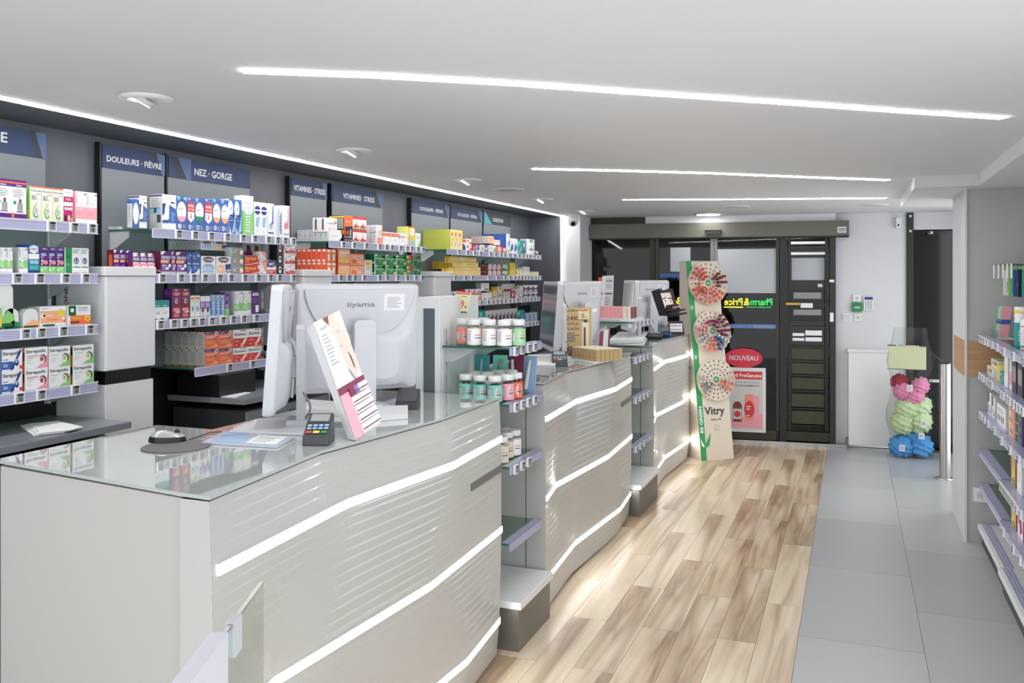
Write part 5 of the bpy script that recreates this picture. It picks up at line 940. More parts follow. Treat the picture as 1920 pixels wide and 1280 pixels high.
for i, (c1, c2, x, y, zr, rz) in enumerate((('T', 'LB', -1.80, 4.16, .0, .3), ('AQ', 'GR', -1.71, 4.18, .1, .1), ('MR', 'LGR', -1.63, 4.20, -.15, .0), ('LB', 'LGR', -1.56, 4.21, .1, -.2))):
    t = thing('blister_pack', '%s blister pack standing upright between the glass shelves behind the jars, %s' % (['teal', 'pale teal', 'maroon', 'light blue'][i], ['leftmost', 'second', 'third', 'rightmost'][i]), 'blister pack', (x, y, 1.1555), rz, group='blister packs behind the jars')
    b = MB(); b.extrude([(-.04, 0, 0), (.04, 0, 0), (.04,   .02, .19), (-.04, .02, .19)], (0, .003, 0), pm(c1)); b.build('backing_card', t)
    b = MB(); b.cyl((-.01, -.012, .02), (zr * .1, .0, .17), .012, .008, pm(c2), 10); b.build('blister', t)
# price cards
def card(lab, px, d, num, small, tiltk, brown=True):
    q = [atD(x, y, d) for x, y in px]; o = q[0].copy(); b = MB(); n_ = (q[1] - q[0]).cross(q[3] - q[0]).normalized()
    t = thing('price_card', lab, 'price card', o); b.extrude([v - o - n_ * .002 for v in q], n_ * .002, mat('pale_yellow_card', 'DDE0B4', .5)); b.build('card', t)
    b = MB(); U, V = q[1] - q[0], q[3] - q[0]
    b.els('r .02 .86 .98 .98 R;l .1 .9 .9 .94 1 W;t .42 .42 .44 .36 R %s;t .78 .3 .16 .14 R %s;l .4 .74 .8 .8 1 DK;r .06 .03 .94 .08 K' % (num, small), (0, 0, 0) + n_ * 0 if False else n_ * .0002, U.normalized(), V.normalized(), n_, U.length, V.length); b.build('print', t)
card('pale yellow price card reading 59 on the near niche cabinet', [(851, 586), (877, 588), (884, 549), (856, 545)], atX(866, 567, -1.856).xy.dot(Vector((-SN, CS))), '59', '90', 0)

# ------------------------------------------------------------------ middle counter things
def fbx(px0, px1, pyb, pyt, depth_m, z=CT):                # frontal box standing on counter facing the camera
    a, c = atZ(px0, pyb, z), atZ(px1, pyb, z); d_ = a.xy.dot(Vector((-SN, CS))); h = (pyb - pyt) / FPX * d_
    return a, (c - a).length, math.atan2(c.y - a.y, c.x - a.x), h
a, w_, an, h = fbx(1060, 1110, 669, 576, .1)
t = thing('gold_display', 'gold cardboard display card behind the rows of gold boxes, middle counter', 'display box', a, an)
b = MB(); b.box(0, w_ * .98, .0, .02, 0, h, pm('TA')); b.els('r 0 .0 1 1 GO;t .25 .94 .4 .05 DK LaCabine;t .27 .78 .5 .09 BR 24K;t .27 .67 .5 .06 BR GOLD;t .27 .57 .5 .06 BR FLASH;l .05 .3 .55 .5 5 DK;e .2 .1 .2 .12 BR;r .64 .08 .9 .7 CR;r .7 .7 .84 .8 K;r .7 .1 .78 .6 BR', (0, -.001, 0), (1, 0, 0), (0, 0, 1), (0, -1, 0), w_ * .98, h); b.build('header_card', t)
nn_ = Vector((math.sin(an), -math.cos(an))); aD = a.copy()
card('small pale yellow price card reading 2 on the gold display', [(1086, 600), (1105, 600), (1104, 579), (1083, 580)], (lambda r_: (aD.xy.dot(nn_) + .004) / (r_[0] * nn_.x + r_[1] * nn_.y))(ray(1094, 589)), '2', '90', 0)
q0, q1, q2, q3_ = atZ(1058, 674, CT), atZ(1113, 683, CT), atZ(1168, 674, CT), atZ(1118, 666, CT)
t2 = thing('display_tray', 'white slotted acrylic tray holding the gold boxes', 'tray', (q0.x, q0.y, CT + .001)); b = MB()
b.extrude([v - Vector((q0.x, q0.y, CT)) for v in (q0, q1, q2, q3_)], (0, 0, .012), M['white']); b.build('tray_floor', t2)
b = MB()
for k in range(5):
    p_ = q0.lerp(q1, .1 + k * .18) - Vector((q0.x, q0.y, CT)); b.box(p_.x, p_.x + .02, p_.y - .002, p_.y + .002, .003, .009, pm('DK'))
b.build('slot', t2)
gb = MB(); gb.box(0, .03, 0, .03, 0, .075, pm('GO')); gb.box(.002, .028, -.0006, 0, .01, .06, pm('TA')); gb.els('l .3 .2 .7 .8 4 BR', (0, -.0008, 0), (1, 0, 0), (0, 0, 1), (0, -1, 0), .03, .075); gb.box(-.0002, .0302, -.0002, .0302, .074, .0755, pm('CR')); gbm = gb.mesh('gold_box')
g0, g1, g2 = atZ(1072, 671, CT + .013), atZ(1119, 678, CT + .013), atZ(1157, 671, CT + .013)
e1 = (g1 - g0).normalized(); an2 = math.atan2(e1.y, e1.x); e2 = Vector((-e1.y, e1.x, 0)); L1, L2 = (g1 - g0).length, max(.2, (g2 - g1).dot(e2)); n1_, n2_ = int(L1 / .0315), 6
for j in range(n2_):
    for i in range(n1_):
        p_ = g0 + e1 * (i * L1 / n1_) + e2 * (j * .034)
        inst(gbm, 'gold_box', None, (p_.x, p_.y, CT + .0135), an2, label='small gold cosmetic box, %s row back, %s across, on the middle counter tray' % (['front', 'second', 'third', 'fourth', 'fifth', 'sixth', 'seventh'][j], ['first', 'second', 'third', 'fourth', 'fifth', 'sixth', 'seventh', 'eighth', 'ninth', 'tenth', 'eleventh', 'twelfth'][i]), cat='cosmetic box', group='gold boxes on the white tray')
sheet('document_folder', 'white folders piled beside the terminal on the middle counter', 'papers', [(968, 690), (1040, 690), (1052, 668), (990, 670)], CT + .001, .02, M['paper'], 'l .1 .2 .5 .8 4 GR')
sheet('plastic_holder', 'grey and white folder at the near corner of the middle counter', 'folder', [(985, 703), (1030, 706), (1040, 690), (1000, 690)], CT + .001, .006, M['grey'])
sheet('price_leaflet', 'white leaflet lying on the niche side of the middle counter', 'leaflet', [(976, 712), (1005, 715), (1000, 704), (980, 702)], CT + .001, .004, M['paper'])
# acrylic stand with pink boxes, farther part of the middle counter
z2 = 1.446; an = 0.0; w_ = .31; a = Vector((-1.80, 6.262, z2))
t = thing('display_tray', 'white cardboard tray carrying rows of pink boxes on the far niche shelf', 'tray', (a.x, a.y, 0), an)
b = MB(); b.box(0, w_, 0, .3, z2 - .022, z2, M['white']); b.build('tray_base', t, bevel=.002)
b = MB(); b.els('l .05 .3 .95 .7 1 BR', (0, -.001, z2 - .022), (1, 0, 0), (0, 0, 1), (0, -1, 0), w_, .022); b.build('shelf_print', t)
pk = [MB() for _ in range(2)]
for bb, cc, cs_ in ((pk[0], 'PK', 'GO'), (pk[1], 'W', 'BR')): bb.box(0, .026, 0, .03, 0, .085, pm(cc)); bb.box(.026, .030, .001, .029, 0, .083, pm(cs_)); bb.box(0, .029, 0, .03, .085, .0855, pm('LO')); bb.els('l .2 .1 .8 .9 5 CO', (0, -.0004, 0), (1, 0, 0), (0, 0, 1), (0, -1, 0), .026, .085)
pkm = [x.mesh('pink_box') for x in pk]; nn = int((w_ - .02) / .031)
for j in range(4):
    for i in range(nn):
        e = Vector((math.cos(an), math.sin(an))); f_ = Vector((-e.y, e.x)); p_ = a.xy + e * (.004 + i * .0308) + f_ * (.01 + j * .05)
        wh = i >= nn - 2; inst(pkm[1 if wh else 0], 'cosmetic_box', None, (p_.x, p_.y, z2 + .001), an, label='%s slim cosmetic box, %s from left, %s row of the white rack' % ('white' if wh else 'pink', ['first', 'second', 'third', 'fourth', 'fifth', 'sixth', 'seventh', 'eighth', 'ninth', 'tenth', 'eleventh', 'twelfth', 'thirteenth', 'fourteenth', 'fifteenth', 'sixteenth'][i], ['front', 'second', 'third', 'back'][j]), cat='cosmetic box', group='slim boxes on the white rack')
# tall white cards behind
def board(name, lab, cat, px, d, th, m, spec):
    q = [atD(x, y, d) for x, y in px]; o = q[0].copy(); n_ = (q[1] - q[0]).cross(q[3] - q[0]).normalized(); t = thing(name, lab, cat, o); U, V = q[1] - q[0], q[3] - q[0]
    b = MB(); b.extrude([v - o - n_ * th for v in q], n_ * th, m); b.build('board', t); b = MB(); b.els(spec, n_ * .0004, U.normalized(), V.normalized(), n_, U.length, V.length); b.build('print', t); return t
board('display_card', 'tall white card with small print behind the pink boxes', 'card', [(1127, 603), (1148, 603), (1151, 516), (1130, 517)], 7.0, .01, M['paper'], 't .6 .9 .6 .06 DK LaCabine;l .3 .72 .9 .84 3 GR;r .1 .6 .9 .63 MR;l .2 .3 .8 .55 5 GR;e .5 .18 .2 .05 DK')
board('price_strip', 'narrow red and white price strip hanging beside the tall card', 'price card', [(1124, 566), (1131, 566), (1134, 520), (1122, 520)], 6.5, .003, M['paper'], 'r 0 .85 1 1 R;t .5 .6 .6 .2 R 2;r .5 .3 1 .4 R;l .2 .1 .8 .2 2 DK')
# far counter: mascara box, pens, boxes
qa = atZ(1245, 612, CT); dA = 7.9
t = thing('mascara_display', 'black leaning cosmetics display printed with a pair of eyes, farthest counter', 'display box', (qa.x, qa.y, CT)); o0 = Vector((qa.x, qa.y, CT))
L3 = [atD(x, y, d) for x, y, d in ((1236, 592, 7.75), (1221, 546, 7.95), (1235, 541, 7.8), (1251, 592, 7.6), (1270, 588, 7.75), (1257, 541, 7.95))]
b = MB(); b.add([v - o0 for v in L3], [(0, 3, 2, 1), (3, 4, 5, 2)], pm('K')); bk = [v + Vector((0, .1, 0)) for v in (L3[0], L3[1], L3[5], L3[4])]; b.add([v - o0 for v in bk + [L3[0], L3[1], L3[2], L3[5], L3[4], L3[3]]], [(0, 1, 2, 3), (5, 1, 2, 7, 6), (0, 3, 8, 9, 4), (4, 5, 1, 0), (3, 2, 7, 8)], pm('K')); b.build('box', t)
U, V = L3[4] - L3[3], L3[2] - L3[3]; n_ = U.cross(V).normalized(); b = MB()
b.els('p SK .0 .25 .9 .2 .95 .8 .02 .82;p K .02 .82 .95 .8 .95 .86 .02 .88;e .25 .52 .16 .07 W;e .25 .52 .07 .06 DK;e .75 .48 .16 .07 W;e .75 .48 .07 .06 DK;p K .05 .62 .4 .66 .4 .62 .05 .58;p K .58 .62 .92 .58 .92 .54 .58 .58;t .5 .94 .5 .05 W PERFECT;r 0 0 1 .2 K', L3[3] - o0 + n_ * .001, U.normalized(), V.normalized(), n_, U.length, V.length); b.build('printed_front', t)
for i, (x0, y0, x1, y1, cc) in enumerate(((1249, 578, 1274, 574, 'PK'), (1251, 585, 1284, 580, 'K'), (1252, 592, 1287, 587, 'K'), (1250, 574, 1270, 571, 'K'))):
    b = MB(); p0_, p1_ = atD(x0, y0, 7.66), atD(x1, y1, 7.4); m_ = p0_.lerp(p1_, .55); b.cyl(p0_, m_, .011, .011, pm('K'), 10); b.cyl(m_, p1_, .0095, .008, pm(cc), 10)
    b.build('mascara_tube', label='slim %s mascara tube, %s in the black display' % ('pink and black' if cc == 'PK' else 'black', ['topmost', 'second from top', 'third from top', 'rearmost', 'lowest'][i]) , cat='mascara', group='mascara tubes in the black display')
a, w_, an, h = fbx(1222, 1262, 624, 598, .1)
t = thing('box_holder', 'clear holder with orange and white boxes in front of the black display', 'display box', a, an)
for k in range(3): b = MB(); b.box(k * w_ / 3 + .002, (k + 1) * w_ / 3 - .002, .01, .06, 0.004, h * .8, pm('W')); b.els('r .1 .5 .9 .62 O;r .1 .72 .9 .76 DK;p LO .2 0 1 0 1 .25;l .1 .3 .9 .45 2 GR', (k * w_ / 3 + .002, .0095, .004), (1, 0, 0), (0, 0, 1), (0, -1, 0), w_ / 3 - .004, h * .8); b.build('carton', t)
b = MB(); b.box(0, w_, .0, .003, 0, h * .9, M['g_clear']); b.box(0, w_, .0, .08, 0, .003, M['g_clear']); b.build('acrylic_front', t)
a, w_, an, h = fbx(1255, 1284, 628, 602, .1)
t = thing('swatch_stand', 'small black and white swatch stand at the edge of the farthest counter', 'display box', a, an)
b = MB(); b.extrude([(0, 0, 0), (w_, 0, 0), (w_ * .9, .03, h), (0, .03, h)], (0, .02, 0), pm('K')); b.build('stand', t); b = MB(); b.els('r .06 .25 .94 .85 W;' + ';'.join('e %.2f %.2f .035 .05 DK' % (.15 + .11 * i, .4 + .28 * j) for i in range(7) for j in range(2)), (0, -.001, 0), (1, 0, 0), Vector((0, .03, h)).normalized(), (0, -1, 0.1), w_ * .92, h); b.build('print', t)
sheet('blue_folder', 'blue leaflet folder on the farthest counter', 'folder', [(1212, 628), (1258, 632), (1262, 622), (1222, 616)], CT + .002, .02, pm('DB'), 'p NB .5 0 1 0 1 1;l .1 .2 .4 .6 2 LB')
sheet('black_wallet', 'black flat case on the farthest counter beside the blue folder', 'case', [(1200, 634), (1240, 636), (1246, 629), (1206, 627)], CT + .002, .022, M['black'])
sheet('paper_heap', 'untidy white papers and cables on the farthest counter', 'papers', [(1140, 645), (1205, 642), (1215, 628), (1160, 628)], CT + .002, .03, M['paper'], 'l .1 .1 .9 .9 5 GR')
a, w_, an, h = fbx(1114, 1140, 668, 612, .1)
t = thing('foil_bag', 'clear bag of grey foil sachets behind the gold boxes', 'bag', a, an)
b = MB()
for k in range(6): b.extrude([(k * w_ / 7, .02 * (k % 2), 0), (k * w_ / 7 + .035, .02 * (k % 2), 0), (k * w_ / 7 + .05, .03, h * (.8 + .03 * k)), (k * w_ / 7 + .015, .03, h * (.75 + .03 * k))], (0, .006, 0), [pm('GR'), pm('LGR'), pm('MR')][k % 3])
b.build('sachets', t)
a, w_, an, h = fbx(1160, 1192, 680, 655, .1, CT)

# ------------------------------------------------------------------ tall beige display with nail/lip colour discs
P0 = atZ(1315, 864, 0); P1 = atZ(1376, 859, 0); e = (P1 - P0); Wd = e.length; an = math.atan2(e.y, e.x)
t = thing('floor_display', 'tall beige cardboard floor display with three round trays of lip and nail colours', 'display stand', (P0.x, P0.y, 0), an)
TM = Matrix.Translation((P0.x, P0.y, 0)) @ Matrix.Rotation(an, 4, 'Z'); TI = TM.inverted()
def on_front(px, py, k=0):      # intersect ray with slanted front plane: y = a*z in local space
    o = TI @ Vector((0, 0, CH)); r = TI.to_3x3() @ Vector(ray(px, py)); tt = (SL * o.z - o.y) / (r.y - SL * r.z); q = o + r * tt; return q
SL = .10
for _ in range(40):
    q = on_front(1286, 489)
    if q.x < 0: SL += .006
    elif q.x > .006: SL -= .004
    else: break
q = on_front(1286, 489); HT = q.z; DB_ = max(.34, SL * HT + .12)
print('display', SL, HT, Wd, q)
b = MB(); side = [(0, 0, 0), (0, DB_, 0), (0, DB_, HT), (0, SL * HT, HT)]; b.extrude([Vector(v) for v in side], (Wd, 0, 0), M['beige']); b.build('body', t)
Vn = Vector((0, SL, 1)).normalized(); Nn = Vector((0, -1, SL)).normalized(); HL = HT / Vn.z
b = MB(); b.els('r 0 0 .17 1 G', Nn * .0005, (1, 0, 0), Vn, Nn, Wd, HL)
b.els('p LG .14 .075 .36 .135 .3 .08 .2 .06;p G .1 .06 .34 .13 .28 .07;p W .14 .065 .02 .11 .05 .07', Nn * .002, (1, 0, 0), Vn, Nn, Wd, HL)
b.text('Vitry', Vector((Wd * .52, 0, 0)) + Vn * HL * .235 + Nn * .002, (1, 0, 0), Vn, Wd * .62, HL * .052, pm('K'))
b.text('PARIS 1795', Vector((Wd * .55, 0, 0)) + Vn * HL * .197 + Nn * .002, (1, 0, 0), Vn, Wd * .32, HL * .009, pm('BR'))
b.text('BE GREEN', Vector((Wd * .085, 0, 0)) + Vn * HL * .2 + Nn * .002, Vn, (-1, 0, 0), HL * .13, Wd * .09, pm('W'))
b.els('e .55 .155 .07 .014 BR;e .55 .155 .06 .012 CR;r .54 .148 .56 .162 BR', Nn * .002, (1, 0, 0), Vn, Nn, Wd, HL)
for k in (.5, .75): b.els('l .03 %.2f .14 %.2f 3 W' % (k, k + .02), Nn * .002, (1, 0, 0), Vn, Nn, Wd, HL)
b.build('printed_front', t)
Q = Matrix((Vector((1, 0, 0)), Vn, Nn)).transposed()    # disc frame columns
discs = [(1325, 531, .215, 'top'), (1333, 621, .205, 'middle'), (1340, 711, .205, 'bottom')]
pal = {'top': ['MR', 'BR', 'R', 'R', 'R', 'OR', 'CO', 'CO'], 'middle': ['MR', 'MR', 'MR', 'MG', 'PK', 'PK', 'LGR', 'CO', 'DB', 'LGR'], 'bottom': ['SK', 'AQ', 'LGR', 'GR', 'SK', 'LGR', 'GR', 'CO', 'MR', 'CO']}
pm2 = {'BR': 'brown', 'R': 'red', 'MR': 'maroon', 'OR': 'orange red', 'CO': 'coral', 'MG': 'magenta', 'PK': 'pink', 'LGR': 'pale grey', 'DB': 'blue', 'LO': 'peach', 'SK': 'nude', 'GR': 'grey', 'AQ': 'aqua', 'CR': 'cream'}
holem = pm('K'); PEN = {}
HRS = ['twelve', 'one', 'two', 'three', 'four', 'five', 'six', 'seven', 'eight', 'nine', 'ten', 'eleven']
def clock(a_):
    h = ((90 - math.degrees(a_ - .05)) % 360) / 30; k = round(h * 2) % 24
    return HRS[k // 2] + " o'clock" if k % 2 == 0 else 'half past ' + HRS[k // 2]
def pen(c_):
    if c_ not in PEN:
        b = MB(); b.cyl((0, 0, .003), (0, 0, .034), .013, .013, mat('pen_%s' % c_, PAL[c_], .25), 10); b.cyl((0, 0, .034), (0, 0, .062), .0138, .012, mat('pencap_%s' % c_, PAL[c_], .15, .2), 10); PEN[c_] = b.mesh('colour_tester')
    return PEN[c_]
for px, py, R_, nm in discs:
    c_ = on_front(px, py) + Nn * .02; r = R_
    b = MB(); n = 40; ringv = lambda rr, dz: [c_ + Vector((1, 0, 0)) * rr * math.cos(2 * PI * i / n) + Vn * rr * math.sin(2 * PI * i / n) + Nn * dz for i in range(n)]
    vs = ringv(r, -.02) + ringv(r, .012) + ringv(r * .955, .012) + ringv(r * .94, .006); b.add(vs, [(j * n + i, j * n + (i + 1) % n, (j + 1) * n + (i + 1) % n, (j + 1) * n + i) for j in range(3) for i in range(n)], M['beige']); b.add(vs, [tuple(range(3 * n, 4 * n)), tuple(range(n))[::-1]], M['beige']); disc = b.build('round_tray', t)
    b = MB(); b.els('e .5 .5 .5 .5 G;p W .2 .4 .5 .7 .5 .4;p W .8 .4 .5 .6 .55 .35', c_ + Nn * .0075 - Vector((1, 0, 0)) * .03 - Vn * .03, (1, 0, 0), Vn, Nn, .06, .06); b.build('emblem', disc)
    holes = MB(); rr_ = random.Random(int(py)); W3 = TM.to_3x3()
    for kk in range(20):
        a_ = 2 * PI * kk / 20 + .05
        for m_ in range(4):
            rad = r * (.30 + m_ * .19); p_ = c_ + Vector((1, 0, 0)) * rad * math.cos(a_) + Vn * rad * math.sin(a_) + Nn * .0065
            if m_ == 0 and kk % 2: continue
            up = math.sin(a_)
            fillp = {'top': .88 if (kk not in (3, 4, 5, 9, 10)) else .1, 'middle': .9 if not (4 <= kk <= 8 and m_ > 1) else .1, 'bottom': .85 if up < .35 and up > -.7 else (.06 if up > .3 else .2)}[nm]
            if rr_.random() < fillp:
                ci_ = pal[nm][int((kk / 20 * len(pal[nm])) + rr_.random() * .9) % len(pal[nm])]
                o = inst(pen(ci_), 'colour_tester', None, (0, 0, 0), label='%s colour tester at %s, %s ring, %s disc of the beige display' % (pm2[ci_], clock(a_), ['inner', 'second', 'third', 'outer'][m_], nm), cat='cosmetic tester', group='%s testers in the %s disc' % (pm2[ci_], nm))
                dr = (Nn + Vn * (.12 * up - .15) + Vector((1, 0, 0)) * (.12 * math.cos(a_) - .3)).normalized(); o.matrix_world = TM @ Matrix.Translation(p_ - Nn * .004) @ dr.to_track_quat('Z', 'Y').to_matrix().to_4x4()
            else: holes.els('e .5 .5 .5 .5 K', p_ - Vector((1, 0, 0)) * .007 - Vn * .009, (1, 0, 0), Vn, Nn, .014, .018)
    holes.build('hole', disc, kind='stuff')
# poster on the door
t = thing('door_poster', 'white framed poster with red header hanging on the right door leaf', 'poster', mat_=FM.copy())
b = MB(); x0, x1, z0, z1 = fbox(b, 1366, 688, 1436, 812, .10, .125, M['white']); b.build('frame', t, bevel=.008)
b = MB(); W_, H_ = x1 - x0, z1 - z0; b.els('r .06 .05 .92 .95 LGR;r .06 .82 .9 .94 R;t .52 .88 .72 .06 W ril ProGencive;t .5 .77 .66 .025 GR AT LA MENACE DES;t .5 .72 .66 .025 MR PS SAIGNEMENTS;p PK .06 .05 .92 .05 .92 .3 .06 .2;r .12 .16 .36 .42 BR;p BR .12 .42 .18 .47 .3 .47 .36 .42;r .19 .47 .29 .54 LGR;r .13 .2 .35 .36 LGR;e .24 .28 .09 .05 R;p CO .44 .18 .66 .2 .66 .6 .44 .58;r .66 .2 .82 .58 PK;e .56 .36 .14 .13 R;l .48 .34 .62 .42 2 W;l .5 .24 .6 .28 1 W;r .06 .05 .92 .07 LGR',
    (x0, -.1255, z0), (1, 0, 0), (0, 0, 1), (0, -1, 0), W_, H_); b.build('print', t)
t = thing('nouveau_sign', 'red oval sign reading NOUVEAU above the framed poster', 'sign', mat_=FM.copy())
b = MB(); x0, z1 = F(1359, 652, .13); x1, z0 = F(1430, 690, .13); n = 32; b.extrude([((x0 + x1) / 2 + (x1 - x0) / 2 * math.cos(2 * PI * i / n), -.128, (z0 + z1) / 2 + (z1 - z0) / 2 * math.sin(2 * PI * i / n)) for i in range(n)][::1], (0, .006, 0), M['red']); b.build('plate', t)
b = MB(); b.text('NOUVEAU', ((x0 + x1) / 2, -.1295, (z0 + z1) / 2), (1, 0, 0), (0, 0, 1), (x1 - x0) * .76, (z1 - z0) * .26, M['paper']); b.build('lettering', t)

# ------------------------------------------------------------------ bag of bath puffs
pb = atZ(1708, 856, 0); t = thing('display_bag', 'tall clear plastic bag with a pale green tag, standing by the steel post', 'bag', (pb.x, pb.y, 0), -.1)
bw, hh = .40, 1.26; b = MB(); n = 20; vs = []
for j in range(12):
    z = hh * j / 11; k = 1 - .12 * math.sin(j * 1.3) - (.12 if j > 8 else 0)
    for i in range(n):
        a_ = 2 * PI * i / n; vs.append((math.cos(a_) * bw / 2 * k * (1 + .04 * math.sin(i * 3 + j)), math.sin(a_) * (.17 if j < 9 else .06) * k * (1 + .05 * math.cos(i * 2 + j * 2)), z))
b.add(vs, [(j * n + i, j * n + (i + 1) % n, (j + 1) * n + (i + 1) % n, (j + 1) * n + i) for j in range(11) for i in range(n)], M['g_bag'], True); b.build('plastic_film', t)
b = MB(); b.box(-.19, .14, -.185, -.175, .87, 1.09, mat('pale_green_tag', 'C4C9A2', .45)); b.box(-.20, .145, -.186, -.174, .865, .872, pm('DK')); b.box(-.20, .145, -.186, -.174, 1.088, 1.1, pm('DK')); b.build('header_tag', t, bevel=.003)
b = MB(); b.text('FLOWERS', (-.02, -.1865, 1.094), (1, 0, 0), (0, 0, 1), .2, .012, pm('W')); b.build('lettering', t)
def puffmesh(m, seed):
    rr_ = random.Random(seed); bm = bmesh.new(); bmesh.ops.create_icosphere(bm, subdivisions=4, radius=1)
    for v in bm.verts:
        p_ = v.co; d_ = 1 + .04 * math.sin(p_.x * 31 + p_.y * 17) + .04 * math.sin(p_.z * 29 - p_.y * 23) + .07 * math.sin(p_.x * 9 + seed) * math.sin(p_.y * 11) + .09 * math.sin(p_.z * 13 + p_.x * 7 + seed) + rr_.uniform(-.035, .035); v.co = p_ * d_
    me = bpy.data.meshes.new('bath_puff'); bm.to_mesh(me); bm.free(); me.materials.append(m)
    for f in me.polygons: f.use_smooth = True
    return me
pc_ = {'blue': mat('puff_blue', '4C97D6', .8, noise=.25, nscale=9, bump=1), 'green': mat('puff_green', 'C6D8A8', .8, noise=.15, nscale=9, bump=1), 'pink': mat('puff_pink', 'E28AB0', .8, noise=.2, nscale=9, bump=1), 'red': mat('puff_red', 'A9314A', .8, noise=.2, nscale=9, bump=1)}
pms = {k: puffmesh(v, i * 3.1) for i, (k, v) in enumerate(pc_.items())}
pp = [('blue', -.09, -.03, .10, 'left bottom'), ('blue', .09, -.02, .11, 'right bottom'), ('blue', 0, .03, .18, 'upper'), ('green', -.08, -.04, .33, 'lower left'), ('green', .08, -.03, .35, 'lower right'), ('green', -.03, -.03, .48, 'upper left'), ('green', .08, 0, .5, 'upper right'), ('pink', -.08, -.05, .64, 'left'), ('pink', .08, -.05, .70, 'right'), ('pink', .03, -.06, .60, 'front centre'), ('red', -.1, .01, .72, 'rear left')]
for c_, dx, dy, dz, n in pp:
    o = inst(pms[c_], 'bath_puff', None, (pb.x + dx, pb.y + dy, dz), dx * 9, label='%s mesh bath puff, %s of its colour, inside the tall clear bag' % (c_, n), cat='bath puff', group='bath puffs in the clear bag'); s_ = .11 if c_ in ('blue', 'green') else .082; o.scale = (s_ * 1.05, s_ * .9, s_ * .98)
for i, (x, z) in enumerate(((-.07, .11), (.1, .24), (.12, .36), (0, .69))):
    b = MB(); b.box(x - .025, x + .025, -.182, -.180, z - .03, z + .03, M['paper']); b.els('l .15 .2 .85 .8 4 DK', (x - .025, -.1822, z - .03), (1, 0, 0), (0, 0, 1), (0, -1, 0), .05, .06); b.build('barcode_tag', t)

# ------------------------------------------------------------------ right gondola
GX = .77; gz = [1.37, 1.13, .88, .625, .40]
for gi, (ya, yb, nm, xo) in enumerate(((5.52, 6.44, 'far', 0), (3.9, 5.50, 'near', -.012))):
    t = thing('gondola_shelving', 'grey backed glass shelving with lilac price rails along the right wall, %s bay' % nm, 'shelving', (GX + xo, ya, 0), group='right wall shelving bays'); L = yb - ya
    b = MB(); b.box(.39, .4, 0, L, 0, 1.95, M['gwall']); b.build('back_panel', t)
    b = MB(); b.box(-.01, .38, 0, L, .10, .135, M['white']); b.build('base_deck', t, bevel=.003)
    b = MB(); b.box(.015, .38, 0, L, 0, .099, mat('kick_dark', '3A3B3C', .4)); b.build('plinth', t)
    b = MB()
    for k in range(3): b.box(.012 + k * .018, .026 + k * .018, 0, L, .135, .138, M['rail'])
    b.build('base_rail', t)
    for r, z in enumerate(gz):
        sh = thing('shelf', None, None); sh.parent = t; sh.location = (0, 0, z); dd = .36 if r > 0 else .34
        b = MB(); b.box(.004, dd, 0, L, -.009, 0, M['g_shelf']); b.box(.004, dd, L - .0008, L, -.009, 0, M['g_edge']); b.build('glass_plate', sh)
        b = MB(); b.box(0, .004, 0, L, -.036, .002, M['rail']); b.box(0, .05, 0, L, 0.0005, .0025, M['rail']); b.box(-.003, 0, 0, L, -.038, -.034, M['rail_l']); b.build('price_rail', sh)
        ty = []
        if gi == 0: ty = {0: [.86, .79, .74, .66, .6, .48, .3, .1], 1: [.86, .76, .66, .52, .42, .36, .3], 2: [.84, .74, .62, .46, .2], 3: [], 4: []}[r]
        else: ty = {0: [1.4, 1.1, .8], 1: [1.5, 1.42, 1.3, 1.22, 1.1, 1.0, .92, .84], 2: [1.48, 1.2, .95], 3: [1.52, 1.47, 1.42, 1.37, 1.32, 1.27, 1.22, 1.17, 1.12, 1.07, 1.0, .9], 4: [1.42, 1.1, .92]}[r]
        for q_ in ty: inst(TAGS[TN[int(q_ * 31) % 9]], 'price_tag', sh, (-.001, q_, -.018), PI)
def gput(name, lab, cat, des, y0, w_, h, d, z, xo=.035, group='goods on the right wall shelves'):
    me = carton_mesh(des, w_, h, d); return inst(me, name, None, (GX + xo, y0 + w_, z + .0005), PI, label=lab, cat=cat, group=group)
DES.update({'greenwhite2': ('W', 'LGR', 'r .0 .55 .4 1 DG;l .1 .1 .9 .45 4 GR;p G .6 .1 .9 .1 .9 .4', 'r 0 .3 .3 .5 DG'), 'paletabs': ('CR', 'W', 'l .1 .3 .9 .8 3 DK;p DG .5 .5 .7 .9 .8 .5', 'l .1 .3 .9 .8 3 DG'), 'yellowjar': ('Y', 'LY', 'r .1 .2 .9 .6 LY;e .5 .4 .3 .2 OL', ''), 'nytol': ('LY', 'Y', 'r .3 0 1 1 PK;l .1 .3 .9 .7 2 BR', 'r 0 .3 1 .6 LO'), 'vialpurp': ('P', 'P', 'p G .3 0 .7 0 .9 .5 .5 1 .4 .5;r 0 .8 .5 .9 Y', ''), 'darkbottle': ('DK', 'K', 'r .1 .3 .9 .7 GR;r .2 .1 .8 .25 P', ''), 'greenvials': ('W', 'LGR', 'p DG .1 .2 .18 .2 .18 .5 .1 .5;p DG .3 .2 .38 .2 .38 .5 .3 .5;p DG .5 .2 .58 .2 .58 .5 .5 .5;p DG .7 .2 .78 .2 .78 .5 .7 .5;l .1 .65 .9 .85 2 GR', ''), 'hangcard': ('W', 'G', 'e .5 .4 .3 .3 GR;e .5 .4 .25 .25 W;r 0 .9 1 1 LG', ''), 'brownpack': ('TA', 'BR', 'p Y .2 .2 .8 .3 .6 .7;l .2 .1 .8 .2 1 BR;e .7 .1 .1 .08 G', '')})
G = gz
gput('medicine_box', 'beige stacked herbal box, lower one, far end of right second shelf', 'medicine box', 'paletabs', 6.1, .26, .055, .12, G[1]); gput('medicine_box', 'beige stacked herbal box, upper one, far end of right second shelf', 'medicine box', 'paletabs', 6.0, .30, .05, .14, G[1] + .0555, .05)
